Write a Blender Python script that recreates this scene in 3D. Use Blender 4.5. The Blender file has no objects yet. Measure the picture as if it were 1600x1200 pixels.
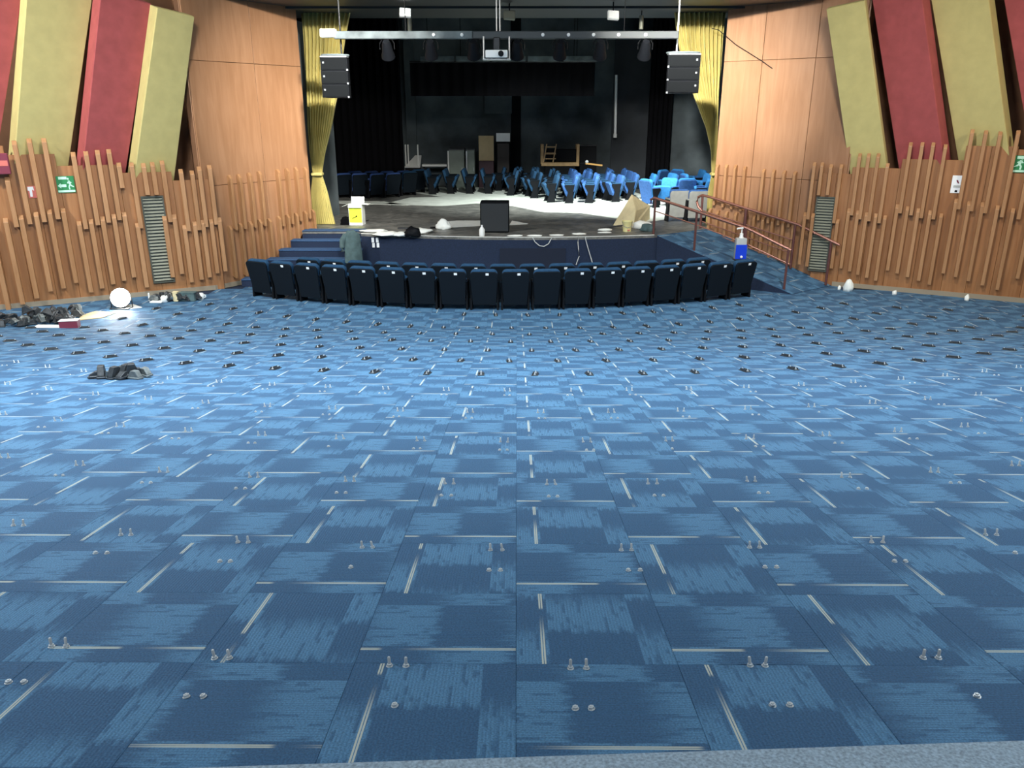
import bpy, bmesh, math, random
from mathutils import Vector, Matrix
random.seed(7)
scene = bpy.context.scene
C = scene.collection
R = math.radians

# ------------------------------------------------------------------ camera
F_PX, CX, CY = 1220.0, 800.0, 600.0
PITCH, YAW = R(19.0), R(0.36)
CAM_Z = 1.28
ALPHA = R(9.23)                       # rake of the auditorium floor
TA = math.tan(ALPHA)
Y_FLAT = 12.37                        # the rake ends here, level floor in front of the stage
Z_FLAT = -TA * Y_FLAT                 # about -2.01
Z_STAGE = -1.08
cam_data = bpy.data.cameras.new('camera')
cam_data.sensor_width = 36.0
cam_data.lens = F_PX / 1600.0 * 36.0
cam_data.clip_end = 200
cam = bpy.data.objects.new('camera', cam_data)
cam.location = (0, 0, CAM_Z)
cam.rotation_euler = (R(90) - PITCH, 0, YAW)
C.objects.link(cam)
scene.camera = cam

# ------------------------------------------------------------------ world, exposure
w = bpy.data.worlds.new('world'); scene.world = w
w.use_nodes = True
bg = w.node_tree.nodes['Background']
bg.inputs[0].default_value = (0.5, 0.55, 0.6, 1)
bg.inputs[1].default_value = 0.02
vs = scene.view_settings
vs.view_transform = 'Standard'; vs.look = 'None'; vs.gamma = 1.0
vs.use_curve_mapping = False
vs.exposure = 0.0

def area_light(name, loc, target, power, size, color=(1, 1, 1), spread=180, size_y=None):
    d = bpy.data.lights.new(name, 'AREA'); d.energy = power; d.color = color
    d.shape = 'RECTANGLE' if size_y else 'SQUARE'
    d.size = size
    if size_y: d.size_y = size_y
    d.spread = R(spread)
    o = bpy.data.objects.new(name, d); C.objects.link(o)
    o.location = loc
    o.rotation_euler = (Vector(target) - Vector(loc)).to_track_quat('-Z', 'Y').to_euler()
    return o

COOL = (0.86, 0.95, 1.0); WARM = (1.0, 0.86, 0.66); NEUT = (1.0, 0.96, 0.88)
CEIL_LAMPS = [   # position, aim, power, size, colour, spread
    ((-4.4, 6.4, 4.25), (-5.0, 8.0, -1.6), 540, 0.7, COOL, 150),
    ((0.0, 7.0, 4.25), (0.0, 9.5, -1.6), 330, 0.7, COOL, 140),
    ((4.2, 6.6, 4.25), (3.8, 8.0, -1.6), 260, 0.7, COOL, 150),
    ((-10.2, 9.8, 4.25), (-8.6, 14.0, 1.6), 430, 0.6, (1.0, 0.98, 0.93), 150),
    ((9.2, 9.2, 4.25), (8.3, 14.0, 0.8), 160, 0.6, WARM, 150),
    ((-1.4, 10.6, 4.25), (-4.3, 17.9, 1.0), 140, 0.3, NEUT, 44),
    ((1.4, 10.6, 4.25), (4.1, 17.9, 1.7), 160, 0.3, NEUT, 40),
    ((-4.8, 11.2, 4.25), (-5.6, 13.2, -2.0), 215, 0.6, NEUT, 160),  # added to brighten the far floor and the walls
    ((4.8, 11.4, 4.25), (5.6, 13.6, -2.0), 230, 0.6, NEUT, 160),  # its twin, also added to brighten the far floor and walls
    ((-3.6, 1.4, 4.25), (-3.4, 2.6, 0.0), 120, 0.7, COOL, 150),  # added fill over the near carpet, no lamp known there
    ((3.6, 1.4, 4.25), (3.4, 2.6, 0.0), 110, 0.7, COOL, 150),  # second added fill over the near carpet
]
for i, (p, t, pw, s, c, sp) in enumerate(CEIL_LAMPS):
    area_light('ceiling_lamp_light', (p[0], p[1], p[2] - 0.06), t, pw, s, c, sp)
STAGE_LAMPS = [   # work lights above the stage, behind the header
    ((-0.4, 19.6, 4.4), (0.4, 22.6, -1.1), 150, 0.35, (0.93, 1.0, 0.96), 74),
    ((2.9, 19.8, 4.4), (3.1, 22.4, -1.1), 210, 0.35, (0.93, 1.0, 0.97), 74),
]
for p, t, pw, s, c, sp in STAGE_LAMPS:
    area_light('stage_flood_light', p, t, pw, s, c, sp)

# ------------------------------------------------------------------ helpers: rays
_rot = (Matrix.Rotation(YAW, 3, 'Z') @ Matrix.Rotation(R(90) - PITCH, 3, 'X'))
CAM = Vector((0, 0, CAM_Z))
def ray(px, py):
    return _rot @ Vector(((px - CX) / F_PX, -(py - CY) / F_PX, -1.0))
def on_plane(px, py, p0, n):
    d = ray(px, py); n = Vector(n)
    return CAM + d * ((Vector(p0) - CAM).dot(n) / d.dot(n))
def on_z(px, py, z): return on_plane(px, py, (0, 0, z), (0, 0, 1))
def on_y(px, py, y): return on_plane(px, py, (0, y, 0), (0, 1, 0))
def floor_z(y): return -TA * y if y < Y_FLAT else Z_FLAT
def on_floor(px, py):
    p = on_plane(px, py, (0, 0, 0), (0, math.sin(ALPHA), math.cos(ALPHA)))
    if p.y > Y_FLAT: p = on_z(px, py, Z_FLAT)
    return p

# ------------------------------------------------------------------ helpers: meshes
class MB:
    def __init__(s): s.v = []; s.f = []
    def add(s, vs, fs):
        b = len(s.v); s.v += [tuple(q) for q in vs]; s.f += [tuple(i + b for i in f) for f in fs]; return s
    def box(s, c, d, m=None):
        c = Vector(c); hx, hy, hz = d[0] / 2, d[1] / 2, d[2] / 2
        P = []
        for x in (-hx, hx):
            for y in (-hy, hy):
                for z in (-hz, hz):
                    q = Vector((x, y, z))
                    if m is not None: q = m @ q
                    P.append(c + q)
        return s.add(P, [(0, 1, 3, 2), (4, 6, 7, 5), (0, 4, 5, 1), (2, 3, 7, 6), (0, 2, 6, 4), (1, 5, 7, 3)])
    def prism(s, poly, vec):
        n = len(poly); vec = Vector(vec)
        P = [Vector(p) for p in poly] + [Vector(p) + vec for p in poly]
        F = [tuple(range(n))[::-1], tuple(range(n, 2 * n))]
        F += [(i, (i + 1) % n, n + (i + 1) % n, n + i) for i in range(n)]
        return s.add(P, F)
    def tube(s, pts, r, n=8, cap=True):
        pts = [Vector(p) for p in pts]; rr = r if isinstance(r, (list, tuple)) else [r] * len(pts)
        P = []; up = Vector((0, 0, 1))
        for i, p in enumerate(pts):
            t = (pts[min(i + 1, len(pts) - 1)] - pts[max(i - 1, 0)]).normalized()
            a = t.cross(up)
            if a.length < 0.05: a = t.cross(Vector((1, 0, 0)))
            a.normalize(); b = t.cross(a)
            for k in range(n):
                th = 2 * math.pi * k / n
                P.append(p + (a * math.cos(th) + b * math.sin(th)) * rr[i])
        F = []
        for i in range(len(pts) - 1):
            for k in range(n):
                F.append((i * n + k, i * n + (k + 1) % n, (i + 1) * n + (k + 1) % n, (i + 1) * n + k))
        if cap:
            F.append(tuple(range(n))[::-1]); L = (len(pts) - 1) * n; F.append(tuple(range(L, L + n)))
        return s.add(P, F)
    def lathe(s, prof, n=16, c=(0, 0, 0), m=None):
        P = []; c = Vector(c)
        for r, z in prof:
            for k in range(n):
                th = 2 * math.pi * k / n
                q = Vector((r * math.cos(th), r * math.sin(th), z))
                if m is not None: q = m @ q
                P.append(c + q)
        F = []
        for i in range(len(prof) - 1):
            for k in range(n):
                F.append((i * n + k, i * n + (k + 1) % n, (i + 1) * n + (k + 1) % n, (i + 1) * n + k))
        F.append(tuple(range(n))[::-1]); L = (len(prof) - 1) * n; F.append(tuple(range(L, L + n)))
        return s.add(P, F)
    def mesh(s, name, mat, smooth=False, bevel=0):
        me = bpy.data.meshes.new(name)
        me.from_pydata(s.v, [], s.f)
        bm = bmesh.new(); bm.from_mesh(me)
        bmesh.ops.recalc_face_normals(bm, faces=bm.faces)
        if bevel:
            bmesh.ops.bevel(bm, geom=list(bm.edges), offset=bevel, segments=2 if smooth else 1, affect='EDGES', profile=0.6)
        bm.to_mesh(me); bm.free()
        if smooth:
            me.shade_smooth()
            try: me.set_sharp_from_angle(angle=R(40))
            except Exception: pass
        if mat: me.materials.append(mat)
        me.update()
        return me
    def build(s, name, mat, parent=None, smooth=False, bevel=0, kind=None):
        return link(name, s.mesh(name, mat, smooth, bevel), parent, kind)
def link(name, me, parent=None, kind=None):
    o = bpy.data.objects.new(name, me); C.objects.link(o)
    if parent: o.parent = parent
    if kind: o['kind'] = kind
    return o
def tag(o, label, cat, group=None):
    o['label'] = label; o['category'] = cat
    if group: o['group'] = group
    return o
def thing(name, label, cat, loc=(0, 0, 0), rotz=0, group=None):
    o = bpy.data.objects.new(name, None); C.objects.link(o); o.empty_display_size = 0.1
    o.location = loc; o.rotation_euler = (0, 0, rotz)
    return tag(o, label, cat, group)
def dup(root, loc, rot=None, label=None, group=None):
    def cp(o, par):
        c = o.copy(); C.objects.link(c); c.parent = par
        for ch in list(o.children): cp(ch, c)
        return c
    r = cp(root, None); r.location = loc
    if rot is not None: r.rotation_euler = rot
    if label: r['label'] = label
    if group: r['group'] = group
    return r
ORD = ['first', 'second', 'third', 'fourth', 'fifth', 'sixth', 'seventh', 'eighth', 'ninth', 'tenth', 'eleventh', 'twelfth',
       'thirteenth', 'fourteenth', 'fifteenth', 'sixteenth', 'seventeenth', 'eighteenth', 'nineteenth', 'twentieth']
ORD += ['twenty-' + q for q in ORD[:9]] + ['thirtieth'] + ['thirty-' + q for q in ORD[:9]]

# ------------------------------------------------------------------ helpers: materials
def new_mat(name):
    m = bpy.data.materials.new(name); m.use_nodes = True
    nt = m.node_tree; return m, nt, nt.nodes['Principled BSDF']
def mat(name, col, rough=0.6, metal=0.0, noise=0.0, scale=8.0, bump=0.0, spec=0.5, emit=None, stretch=(1, 1, 1), alpha=None, trans=0.0):
    m, nt, b = new_mat(name)
    b.inputs['Base Color'].default_value = (*col, 1)
    b.inputs['Roughness'].default_value = rough
    b.inputs['Metallic'].default_value = metal
    b.inputs['Specular IOR Level'].default_value = spec
    if trans: b.inputs['Transmission Weight'].default_value = trans
    if emit:
        b.inputs['Emission Color'].default_value = (*emit[0], 1); b.inputs['Emission Strength'].default_value = emit[1]
    if noise or bump:
        tc = nt.nodes.new('ShaderNodeTexCoord'); mp = nt.nodes.new('ShaderNodeMapping')
        mp.inputs['Scale'].default_value = stretch
        nt.links.new(tc.outputs['Object'], mp.inputs[0])
        n = nt.nodes.new('ShaderNodeTexNoise'); n.inputs['Scale'].default_value = scale; n.inputs['Detail'].default_value = 5
        nt.links.new(mp.outputs[0], n.inputs['Vector'])
        if noise:
            r = nt.nodes.new('ShaderNodeValToRGB')
            r.color_ramp.elements[0].position = 0.3; r.color_ramp.elements[1].position = 0.7
            r.color_ramp.elements[0].color = (*[max(0, c * (1 - noise)) for c in col], 1)
            r.color_ramp.elements[1].color = (*[min(1, c * (1 + noise)) for c in col], 1)
            nt.links.new(n.outputs[0], r.inputs[0]); nt.links.new(r.outputs[0], b.inputs['Base Color'])
        if bump:
            bp = nt.nodes.new('ShaderNodeBump'); bp.inputs['Strength'].default_value = bump; bp.inputs['Distance'].default_value = 0.02
            nt.links.new(n.outputs[0], bp.inputs['Height']); nt.links.new(bp.outputs[0], b.inputs['Normal'])
    return m
def math_node(nt, op, a, b=None, c=None):
    n = nt.nodes.new('ShaderNodeMath'); n.operation = op
    for i, x in enumerate((a, b, c)):
        if x is None: continue
        if isinstance(x, (int, float)): n.inputs[i].default_value = x
        else: nt.links.new(x, n.inputs[i])
    return n.outputs[0]
def smooth_node(nt, x, a, b):
    n = nt.nodes.new('ShaderNodeMapRange'); n.interpolation_type = 'SMOOTHSTEP'
    nt.links.new(x, n.inputs[0]); n.inputs[1].default_value = a; n.inputs[2].default_value = b
    return n.outputs[0]

def wood_mat(name, c0, c1, rough=0.5, grain=(9, 9, 0.7)):
    m, nt, b = new_mat(name)
    tc = nt.nodes.new('ShaderNodeTexCoord'); mp = nt.nodes.new('ShaderNodeMapping'); mp.inputs['Scale'].default_value = grain
    nt.links.new(tc.outputs['Object'], mp.inputs[0])
    n = nt.nodes.new('ShaderNodeTexNoise'); n.inputs['Scale'].default_value = 2.2; n.inputs['Detail'].default_value = 8; n.inputs['Distortion'].default_value = 0.6
    nt.links.new(mp.outputs[0], n.inputs['Vector'])
    n2 = nt.nodes.new('ShaderNodeTexNoise'); n2.inputs['Scale'].default_value = 0.7; n2.inputs['Detail'].default_value = 3
    nt.links.new(tc.outputs['Object'], n2.inputs['Vector'])
    oi = nt.nodes.new('ShaderNodeObjectInfo')
    s = math_node(nt, 'ADD', math_node(nt, 'MULTIPLY', n.outputs[0], 0.6), math_node(nt, 'MULTIPLY', n2.outputs[0], 0.4))
    s = math_node(nt, 'ADD', s, math_node(nt, 'MULTIPLY', math_node(nt, 'SUBTRACT', oi.outputs['Random'], 0.5), 0.14))
    r = nt.nodes.new('ShaderNodeValToRGB')
    r.color_ramp.elements[0].position = 0.34; r.color_ramp.elements[1].position = 0.66
    r.color_ramp.elements[0].color = (*c0, 1); r.color_ramp.elements[1].color = (*c1, 1)
    nt.links.new(s, r.inputs[0]); nt.links.new(r.outputs[0], b.inputs['Base Color'])
    b.inputs['Roughness'].default_value = rough
    bp = nt.nodes.new('ShaderNodeBump'); bp.inputs['Strength'].default_value = 0.08; bp.inputs['Distance'].default_value = 0.01
    nt.links.new(n.outputs[0], bp.inputs['Height']); nt.links.new(bp.outputs[0], b.inputs['Normal'])
    return m

def carpet_mat():
    m, nt, b = new_mat('carpet_tile')
    uv = nt.nodes.new('ShaderNodeUVMap'); uv.uv_map = 'UVMap'
    sp = nt.nodes.new('ShaderNodeSeparateXYZ'); nt.links.new(uv.outputs[0], sp.inputs[0])
    p, q = sp.outputs[0], sp.outputs[1]
    mid = math_node(nt, 'MULTIPLY', math_node(nt, 'GREATER_THAN', p, 0.215), math_node(nt, 'LESS_THAN', p, 0.80))
    # ragged comb noise, one value per yarn line
    cmb = nt.nodes.new('ShaderNodeCombineXYZ')
    nt.links.new(math_node(nt, 'FLOOR', math_node(nt, 'MULTIPLY', p, 46.0)), cmb.inputs[0])
    nt.links.new(math_node(nt, 'MULTIPLY', q, 2.3), cmb.inputs[1])
    nz = nt.nodes.new('ShaderNodeTexNoise'); nz.inputs['Scale'].default_value = 1.7; nz.inputs['Detail'].default_value = 2
    nt.links.new(cmb.outputs[0], nz.inputs['Vector'])
    rag = math_node(nt, 'SUBTRACT', nz.outputs[0], 0.5)
    qq = math_node(nt, 'ADD', q, math_node(nt, 'MULTIPLY', mid, 0.5))
    qb = math_node(nt, 'FRACT', qq)
    qr = math_node(nt, 'ADD', qb, math_node(nt, 'MULTIPLY', rag, 0.30))
    light = math_node(nt, 'MULTIPLY', smooth_node(nt, qr, 0.0, 0.10),
                      math_node(nt, 'SUBTRACT', 1.0, smooth_node(nt, qr, 0.36, 0.66)))
    # dark slits inside light fields
    c2 = nt.nodes.new('ShaderNodeCombineXYZ')
    nt.links.new(math_node(nt, 'FLOOR', math_node(nt, 'MULTIPLY', p, 46.0)), c2.inputs[0])
    nt.links.new(math_node(nt, 'MULTIPLY', q, 1.5), c2.inputs[1]); c2.inputs[2].default_value = 7.3
    nz2 = nt.nodes.new('ShaderNodeTexNoise'); nz2.inputs['Scale'].default_value = 3.1; nz2.inputs['Detail'].default_value = 1
    nt.links.new(c2.outputs[0], nz2.inputs['Vector'])
    slit = smooth_node(nt, nz2.outputs[0], 0.575, 0.64)
    light = math_node(nt, 'MULTIPLY', light, math_node(nt, 'SUBTRACT', 1.0, math_node(nt, 'MULTIPLY', slit, 0.75)))
    # pinstripe yarn lines
    pin = math_node(nt, 'MULTIPLY', math_node(nt, 'ADD', math_node(nt, 'SINE', math_node(nt, 'MULTIPLY', p, 6.2832 * 46)), 1.0), 0.5)
    light = math_node(nt, 'MULTIPLY', light, math_node(nt, 'ADD', 0.66, math_node(nt, 'MULTIPLY', pin, 0.5)))
    # accent double line
    d1 = math_node(nt, 'ABSOLUTE', math_node(nt, 'SUBTRACT', p, 0.167)); d2 = math_node(nt, 'ABSOLUTE', math_node(nt, 'SUBTRACT', p, 0.183))
    l1 = math_node(nt, 'LESS_THAN', d1, 0.0055); l2 = math_node(nt, 'LESS_THAN', d2, 0.0055)
    ln = math_node(nt, 'MAXIMUM', l1, l2)
    lq = math_node(nt, 'FRACT', math_node(nt, 'ADD', q, 0.15))
    lfade = math_node(nt, 'MULTIPLY', smooth_node(nt, lq, 0.0, 0.05), math_node(nt, 'SUBTRACT', 1.0, smooth_node(nt, lq, 0.5, 0.95)))
    ln = math_node(nt, 'MULTIPLY', ln, lfade)
    # fleck
    tc = nt.nodes.new('ShaderNodeTexCoord')
    fl = nt.nodes.new('ShaderNodeTexNoise'); fl.inputs['Scale'].default_value = 170; fl.inputs['Detail'].default_value = 2
    nt.links.new(tc.outputs['Object'], fl.inputs['Vector'])
    mx = nt.nodes.new('ShaderNodeMixRGB'); mx.inputs[1].default_value = (0.036, 0.098, 0.188, 1); mx.inputs[2].default_value = (0.078, 0.192, 0.322, 1)
    nt.links.new(light, mx.inputs[0])
    mx3 = nt.nodes.new('ShaderNodeMixRGB'); mx3.blend_type = 'MULTIPLY'; mx3.inputs[0].default_value = 1.0
    nt.links.new(mx.outputs[0], mx3.inputs[1])
    fr = nt.nodes.new('ShaderNodeMapRange'); nt.links.new(fl.outputs[0], fr.inputs[0])
    fr.inputs[1].default_value = 0.3; fr.inputs[2].default_value = 0.7; fr.inputs[3].default_value = 0.7; fr.inputs[4].default_value = 1.3
    nt.links.new(fr.outputs[0], mx3.inputs[2])
    mx2 = nt.nodes.new('ShaderNodeMixRGB'); mx2.inputs[2].default_value = (0.46, 0.48, 0.42, 1)
    nt.links.new(ln, mx2.inputs[0]); nt.links.new(mx3.outputs[0], mx2.inputs[1])
    nt.links.new(mx2.outputs[0], b.inputs['Base Color'])
    b.inputs['Roughness'].default_value = 0.75
    b.inputs['Specular IOR Level'].default_value = 0.35
    b.inputs['Sheen Weight'].default_value = 0.0
    b.inputs['Sheen Tint'].default_value = (0.6, 0.8, 1.0, 1)
    bp = nt.nodes.new('ShaderNodeBump'); bp.inputs['Strength'].default_value = 0.3; bp.inputs['Distance'].default_value = 0.004
    nt.links.new(math_node(nt, 'ADD', fl.outputs[0], pin), bp.inputs['Height']); nt.links.new(bp.outputs[0], b.inputs['Normal'])
    return m

def stage_floor_mat():
    m, nt, b = new_mat('stage_boards')
    tc = nt.nodes.new('ShaderNodeTexCoord'); mp = nt.nodes.new('ShaderNodeMapping'); mp.inputs['Scale'].default_value = (1, 1, 1)
    nt.links.new(tc.outputs['Object'], mp.inputs[0])
    n = nt.nodes.new('ShaderNodeTexNoise'); n.inputs['Scale'].default_value = 3.5; n.inputs['Detail'].default_value = 9; n.inputs['Distortion'].default_value = 1.2
    nt.links.new(mp.outputs[0], n.inputs['Vector'])
    n2 = nt.nodes.new('ShaderNodeTexNoise'); n2.inputs['Scale'].default_value = 11; n2.inputs['Detail'].default_value = 4; n2.inputs['Distortion'].default_value = 2.5
    nt.links.new(mp.outputs[0], n2.inputs['Vector'])
    scr = smooth_node(nt, n2.outputs[0], 0.58, 0.72)
    r = nt.nodes.new('ShaderNodeValToRGB')
    r.color_ramp.elements[0].position = 0.32; r.color_ramp.elements[1].position = 0.72
    r.color_ramp.elements[0].color = (0.075, 0.078, 0.074, 1); r.color_ramp.elements[1].color = (0.24, 0.235, 0.215, 1)
    nt.links.new(n.outputs[0], r.inputs[0])
    mx = nt.nodes.new('ShaderNodeMixRGB'); nt.links.new(math_node(nt, 'MULTIPLY', scr, 0.35), mx.inputs[0])
    nt.links.new(r.outputs[0], mx.inputs[1]); mx.inputs[2].default_value = (0.4, 0.4, 0.38, 1)
    nt.links.new(mx.outputs[0], b.inputs['Base Color']); b.inputs['Roughness'].default_value = 0.45
    return m

M = {}
M['carpet'] = carpet_mat()
M['subfloor'] = mat('subfloor', (0.01, 0.02, 0.05), 0.95)
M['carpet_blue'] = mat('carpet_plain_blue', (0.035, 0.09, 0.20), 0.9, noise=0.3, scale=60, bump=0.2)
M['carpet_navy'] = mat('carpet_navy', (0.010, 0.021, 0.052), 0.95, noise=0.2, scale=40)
M['carpet_grey'] = mat('carpet_grey', (0.30, 0.38, 0.45), 0.95, noise=0.35, scale=120, bump=0.4)
M['plywood'] = wood_mat('plywood', (0.31, 0.152, 0.072), (0.41, 0.218, 0.115), 0.42, (5, 5, 0.5))
M['wainscot'] = wood_mat('wainscot_wood', (0.27, 0.112, 0.038), (0.39, 0.185, 0.074), 0.45, (8, 8, 0.5))
M['batten'] = wood_mat('batten_wood', (0.32, 0.155, 0.062), (0.44, 0.235, 0.11), 0.45, (10, 10, 0.8))
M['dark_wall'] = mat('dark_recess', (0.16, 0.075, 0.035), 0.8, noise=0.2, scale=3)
M['mustard'] = mat('mustard_fabric', (0.52, 0.455, 0.185), 0.9, noise=0.07, scale=5, bump=0.05)
M['red_fabric'] = mat('red_fabric', (0.36, 0.075, 0.075), 0.9, noise=0.12, scale=5, bump=0.05)
M['curtain'] = mat('gold_curtain', (0.56, 0.48, 0.17), 0.6, noise=0.1, scale=4, spec=0.4)
M['black'] = mat('black_paint', (0.004, 0.005, 0.006), 0.8, spec=0.1)
M['black_drape'] = mat('black_drape', (0.003, 0.003, 0.004), 1.0, spec=0.1)
M['black_plastic'] = mat('black_plastic', (0.005, 0.006, 0.008), 0.6, spec=0.12)
M['black_metal'] = mat('black_metal', (0.015, 0.016, 0.018), 0.35, metal=0.6)
M['dark_grey_wall'] = mat('dark_grey_wall', (0.085, 0.105, 0.115), 0.8, noise=0.45, scale=0.9, spec=0.2)
M['soffit'] = mat('soffit_grey', (0.035, 0.042, 0.042), 0.5)
M['ceiling'] = mat('ceiling_white', (0.55, 0.55, 0.52), 0.9)
M['steel'] = mat('steel', (0.36, 0.38, 0.39), 0.4, metal=0.6)
M['zinc'] = mat('zinc_bolt', (0.62, 0.65, 0.66), 0.4, metal=0.25)
M['alu'] = mat('aluminium', (0.11, 0.135, 0.142), 0.6, noise=0.5, scale=3, spec=0.3)
M['white'] = mat('white_paint', (0.80, 0.82, 0.80), 0.6)
M['paper'] = mat('white_paper', (0.85, 0.88, 0.84), 0.8, noise=0.06, scale=6)
M['pale_floor'] = mat('pale_underlay', (0.66, 0.70, 0.64), 0.7, noise=0.15, scale=2.5)
M['seat_fabric'] = mat('seat_fabric', (0.020, 0.065, 0.135), 0.9, noise=0.2, scale=30, spec=0.2)
M['seat_shell'] = mat('seat_shell', (0.004, 0.008, 0.013), 0.75, spec=0.15)
M['seat_blue_lit'] = mat('seat_blue_lit_fabric', (0.030, 0.11, 0.33), 0.85, noise=0.2, scale=20)  # seat fabric with the stage light put into its colour
M['seat_shaded'] = mat('seat_shaded_fabric', (0.032, 0.08, 0.26), 0.9, noise=0.2, scale=20)  # seat fabric toned down for the shade over the left block
M['seat_bright_lit'] = mat('seat_bright_lit_fabric', (0.03, 0.22, 0.55), 0.8, noise=0.15, scale=20)  # seat fabric brightened for the strong light on the jumble
M['seat_grey_lit'] = mat('seat_grey_lit_shell', (0.30, 0.31, 0.29), 0.55, noise=0.1, scale=8)  # seat back greyed to carry the light falling on it
M['rail'] = mat('copper_rail', (0.30, 0.135, 0.10), 0.32, metal=0.6)
M['rail_dark'] = mat('maroon_post', (0.11, 0.040, 0.035), 0.45)
M['vent'] = mat('vent_metal', (0.09, 0.095, 0.075), 0.5, metal=0.2)
M['vent_slat'] = mat('vent_slat', (0.20, 0.21, 0.165), 0.5, metal=0.2)
M['green_sign'] = mat('sign_green', (0.02, 0.22, 0.07), 0.5)
M['mint'] = mat('sign_mint', (0.55, 0.85, 0.68), 0.5)
M['red_sign'] = mat('sign_pink_red', (0.62, 0.16, 0.13), 0.5)
M['sign_white'] = mat('sign_white', (0.85, 0.88, 0.90), 0.5)
M['maroon'] = mat('maroon_plastic', (0.20, 0.035, 0.06), 0.4)
M['locker'] = mat('locker_green_grey', (0.20, 0.24, 0.21), 0.5, noise=0.1, scale=4)
M['board'] = mat('pale_board', (0.60, 0.47, 0.27), 0.7, noise=0.08, scale=4)
M['pine'] = mat('pine_wood', (0.52, 0.34, 0.16), 0.6, noise=0.15, scale=10)
M['cardboard'] = mat('cardboard', (0.70, 0.60, 0.36), 0.85, noise=0.08, scale=8)
M['yellow'] = mat('yellow_print', (0.72, 0.82, 0.05), 0.5)
M['bucket'] = mat('bucket_yellow', (0.80, 0.74, 0.36), 0.5)
M['jacket'] = mat('grey_green_cloth', (0.075, 0.125, 0.13), 0.9, noise=0.25, scale=9, bump=0.3)
M['blue_label'] = mat('blue_label', (0.01, 0.05, 0.62), 0.35)
M['clear'] = mat('clear_plastic', (0.62, 0.66, 0.66), 0.25, trans=0.35)
M['iron'] = mat('cast_iron', (0.045, 0.05, 0.055), 0.5, metal=0.3, noise=0.4, scale=25)
M['grey_iron'] = mat('grey_iron', (0.16, 0.18, 0.18), 0.5, metal=0.3, noise=0.3, scale=20)
M['lamp_glow'] = mat('lamp_glow', (1, 1, 1), 0.5, emit=((1.0, 0.98, 0.92), 60))
M['lamp_soft'] = mat('lamp_panel', (1, 1, 1), 0.5, emit=((1.0, 0.98, 0.92), 6))
M['flood_face'] = mat('flood_lamp_face', (0.9, 0.92, 0.9), 0.4, emit=((0.95, 1.0, 0.97), 1.6))
M['stage_floor'] = stage_floor_mat()
M['orange'] = mat('orange_plank', (0.75, 0.42, 0.12), 0.6)
M['cable'] = mat('pale_cable', (0.55, 0.57, 0.56), 0.6)
M['skirt'] = mat('skirting', (0.30, 0.25, 0.18), 0.6)

# ------------------------------------------------------------------ plan of the room
LA0, LA1 = Vector((-6.0, 15.3)), Vector((-4.50, 17.45))       # left wall, facet next to the stage
RA0, RA1 = Vector((6.42, 15.75)), Vector((4.27, 17.45))       # right wall, facet next to the stage
lb_dir = (Vector((-9.24, 13.6)) - LA0).normalized()
rb_dir = (Vector((9.45, 14.2)) - RA0).normalized()
LB1 = LA0 + lb_dir * 7.2
RB1 = RA0 + rb_dir * 6.6
class Wall:
    """a vertical wall plane: s runs along it from p0, off is towards the hall"""
    def __init__(self, p0, p1):
        self.p0 = Vector((p0[0], p0[1], 0)); d = Vector((p1[0] - p0[0], p1[1] - p0[1], 0)); self.L = d.length
        self.u = d.normalized(); n = Vector((-self.u.y, self.u.x, 0))
        if n.dot(Vector((0, 4, 0)) - self.p0) < 0: n = -n
        self.n = n
    def P(self, s, z, off=0.0): return self.p0 + self.u * s + self.n * off + Vector((0, 0, z))
    def hit(self, px, py, off=0.0):
        p = on_plane(px, py, self.p0 + self.n * off, self.n)
        return (p - self.p0).dot(self.u), p.z
    def slab(self, mb, s0, s1, z0, z1, o0, o1):
        mb.prism([self.P(s0, z0, o0), self.P(s1, z0, o0), self.P(s1, z1, o0), self.P(s0, z1, o0)], self.n * (o1 - o0)); return mb
WLA, WLB = Wall(LA0, LA1), Wall(LA0, LB1)
WRA, WRB = Wall(RA0, RA1), Wall(RA0, RB1)
Z_TOP = 4.6

# ------------------------------------------------------------------ floor with carpet tiles
def struct(o): o['kind'] = 'structure'; return o
T = 0.5
TAU0 = 2.53
XW = 12.6
mb = MB()
th = 0.25
mb.prism([(-XW, -6, TA * 6 - 0.012), (-XW, Y_FLAT, Z_FLAT - 0.012), (-XW, 19, Z_FLAT - 0.012), (-XW, 19, Z_FLAT - th), (-XW, Y_FLAT, Z_FLAT - th), (-XW, -6, TA * 6 - th)], (2 * XW, 0, 0))
floor = struct(mb.build('floor', M['subfloor']))
floor['label'] = 'raked auditorium floor laid with blue patterned carpet tiles'

def tile_mesh(r, g=0.0004, t=0.011, mbx=None, mtx=None):
    h = T / 2 - g; b = 0.0012
    P = [(-h, -h, -t), (h, -h, -t), (h, h, -t), (-h, h, -t), (-h, -h, -b), (h, -h, -b), (h, h, -b), (-h, h, -b),
         (-h + b, -h + b, 0), (h - b, -h + b, 0), (h - b, h - b, 0), (-h + b, h - b, 0)]
    Fc = [(8, 9, 10, 11), (4, 5, 9, 8), (5, 6, 10, 9), (6, 7, 11, 10), (7, 4, 8, 11), (0, 1, 5, 4), (1, 2, 6, 5), (2, 3, 7, 6), (3, 0, 4, 7)]
    return P, Fc
def tile_uv(p, r): return (p[0] / T + 0.5, p[1] / T + 0.5 + r)
VAR = [0.0, 0.12, 0.5, 0.62, 0.83, 0.33]
tile_meshes = []
for r in VAR:
    P, Fc = tile_mesh(r)
    me = bpy.data.meshes.new('carpet_tile'); me.from_pydata(P, [], Fc); me.materials.append(M['carpet'])
    uvl = me.uv_layers.new(name='UVMap')
    for poly in me.polygons:
        for li in poly.loop_indices: uvl.data[li].uv = tile_uv(P[me.loops[li].vertex_index], r)
    tile_meshes.append(me)

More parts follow.
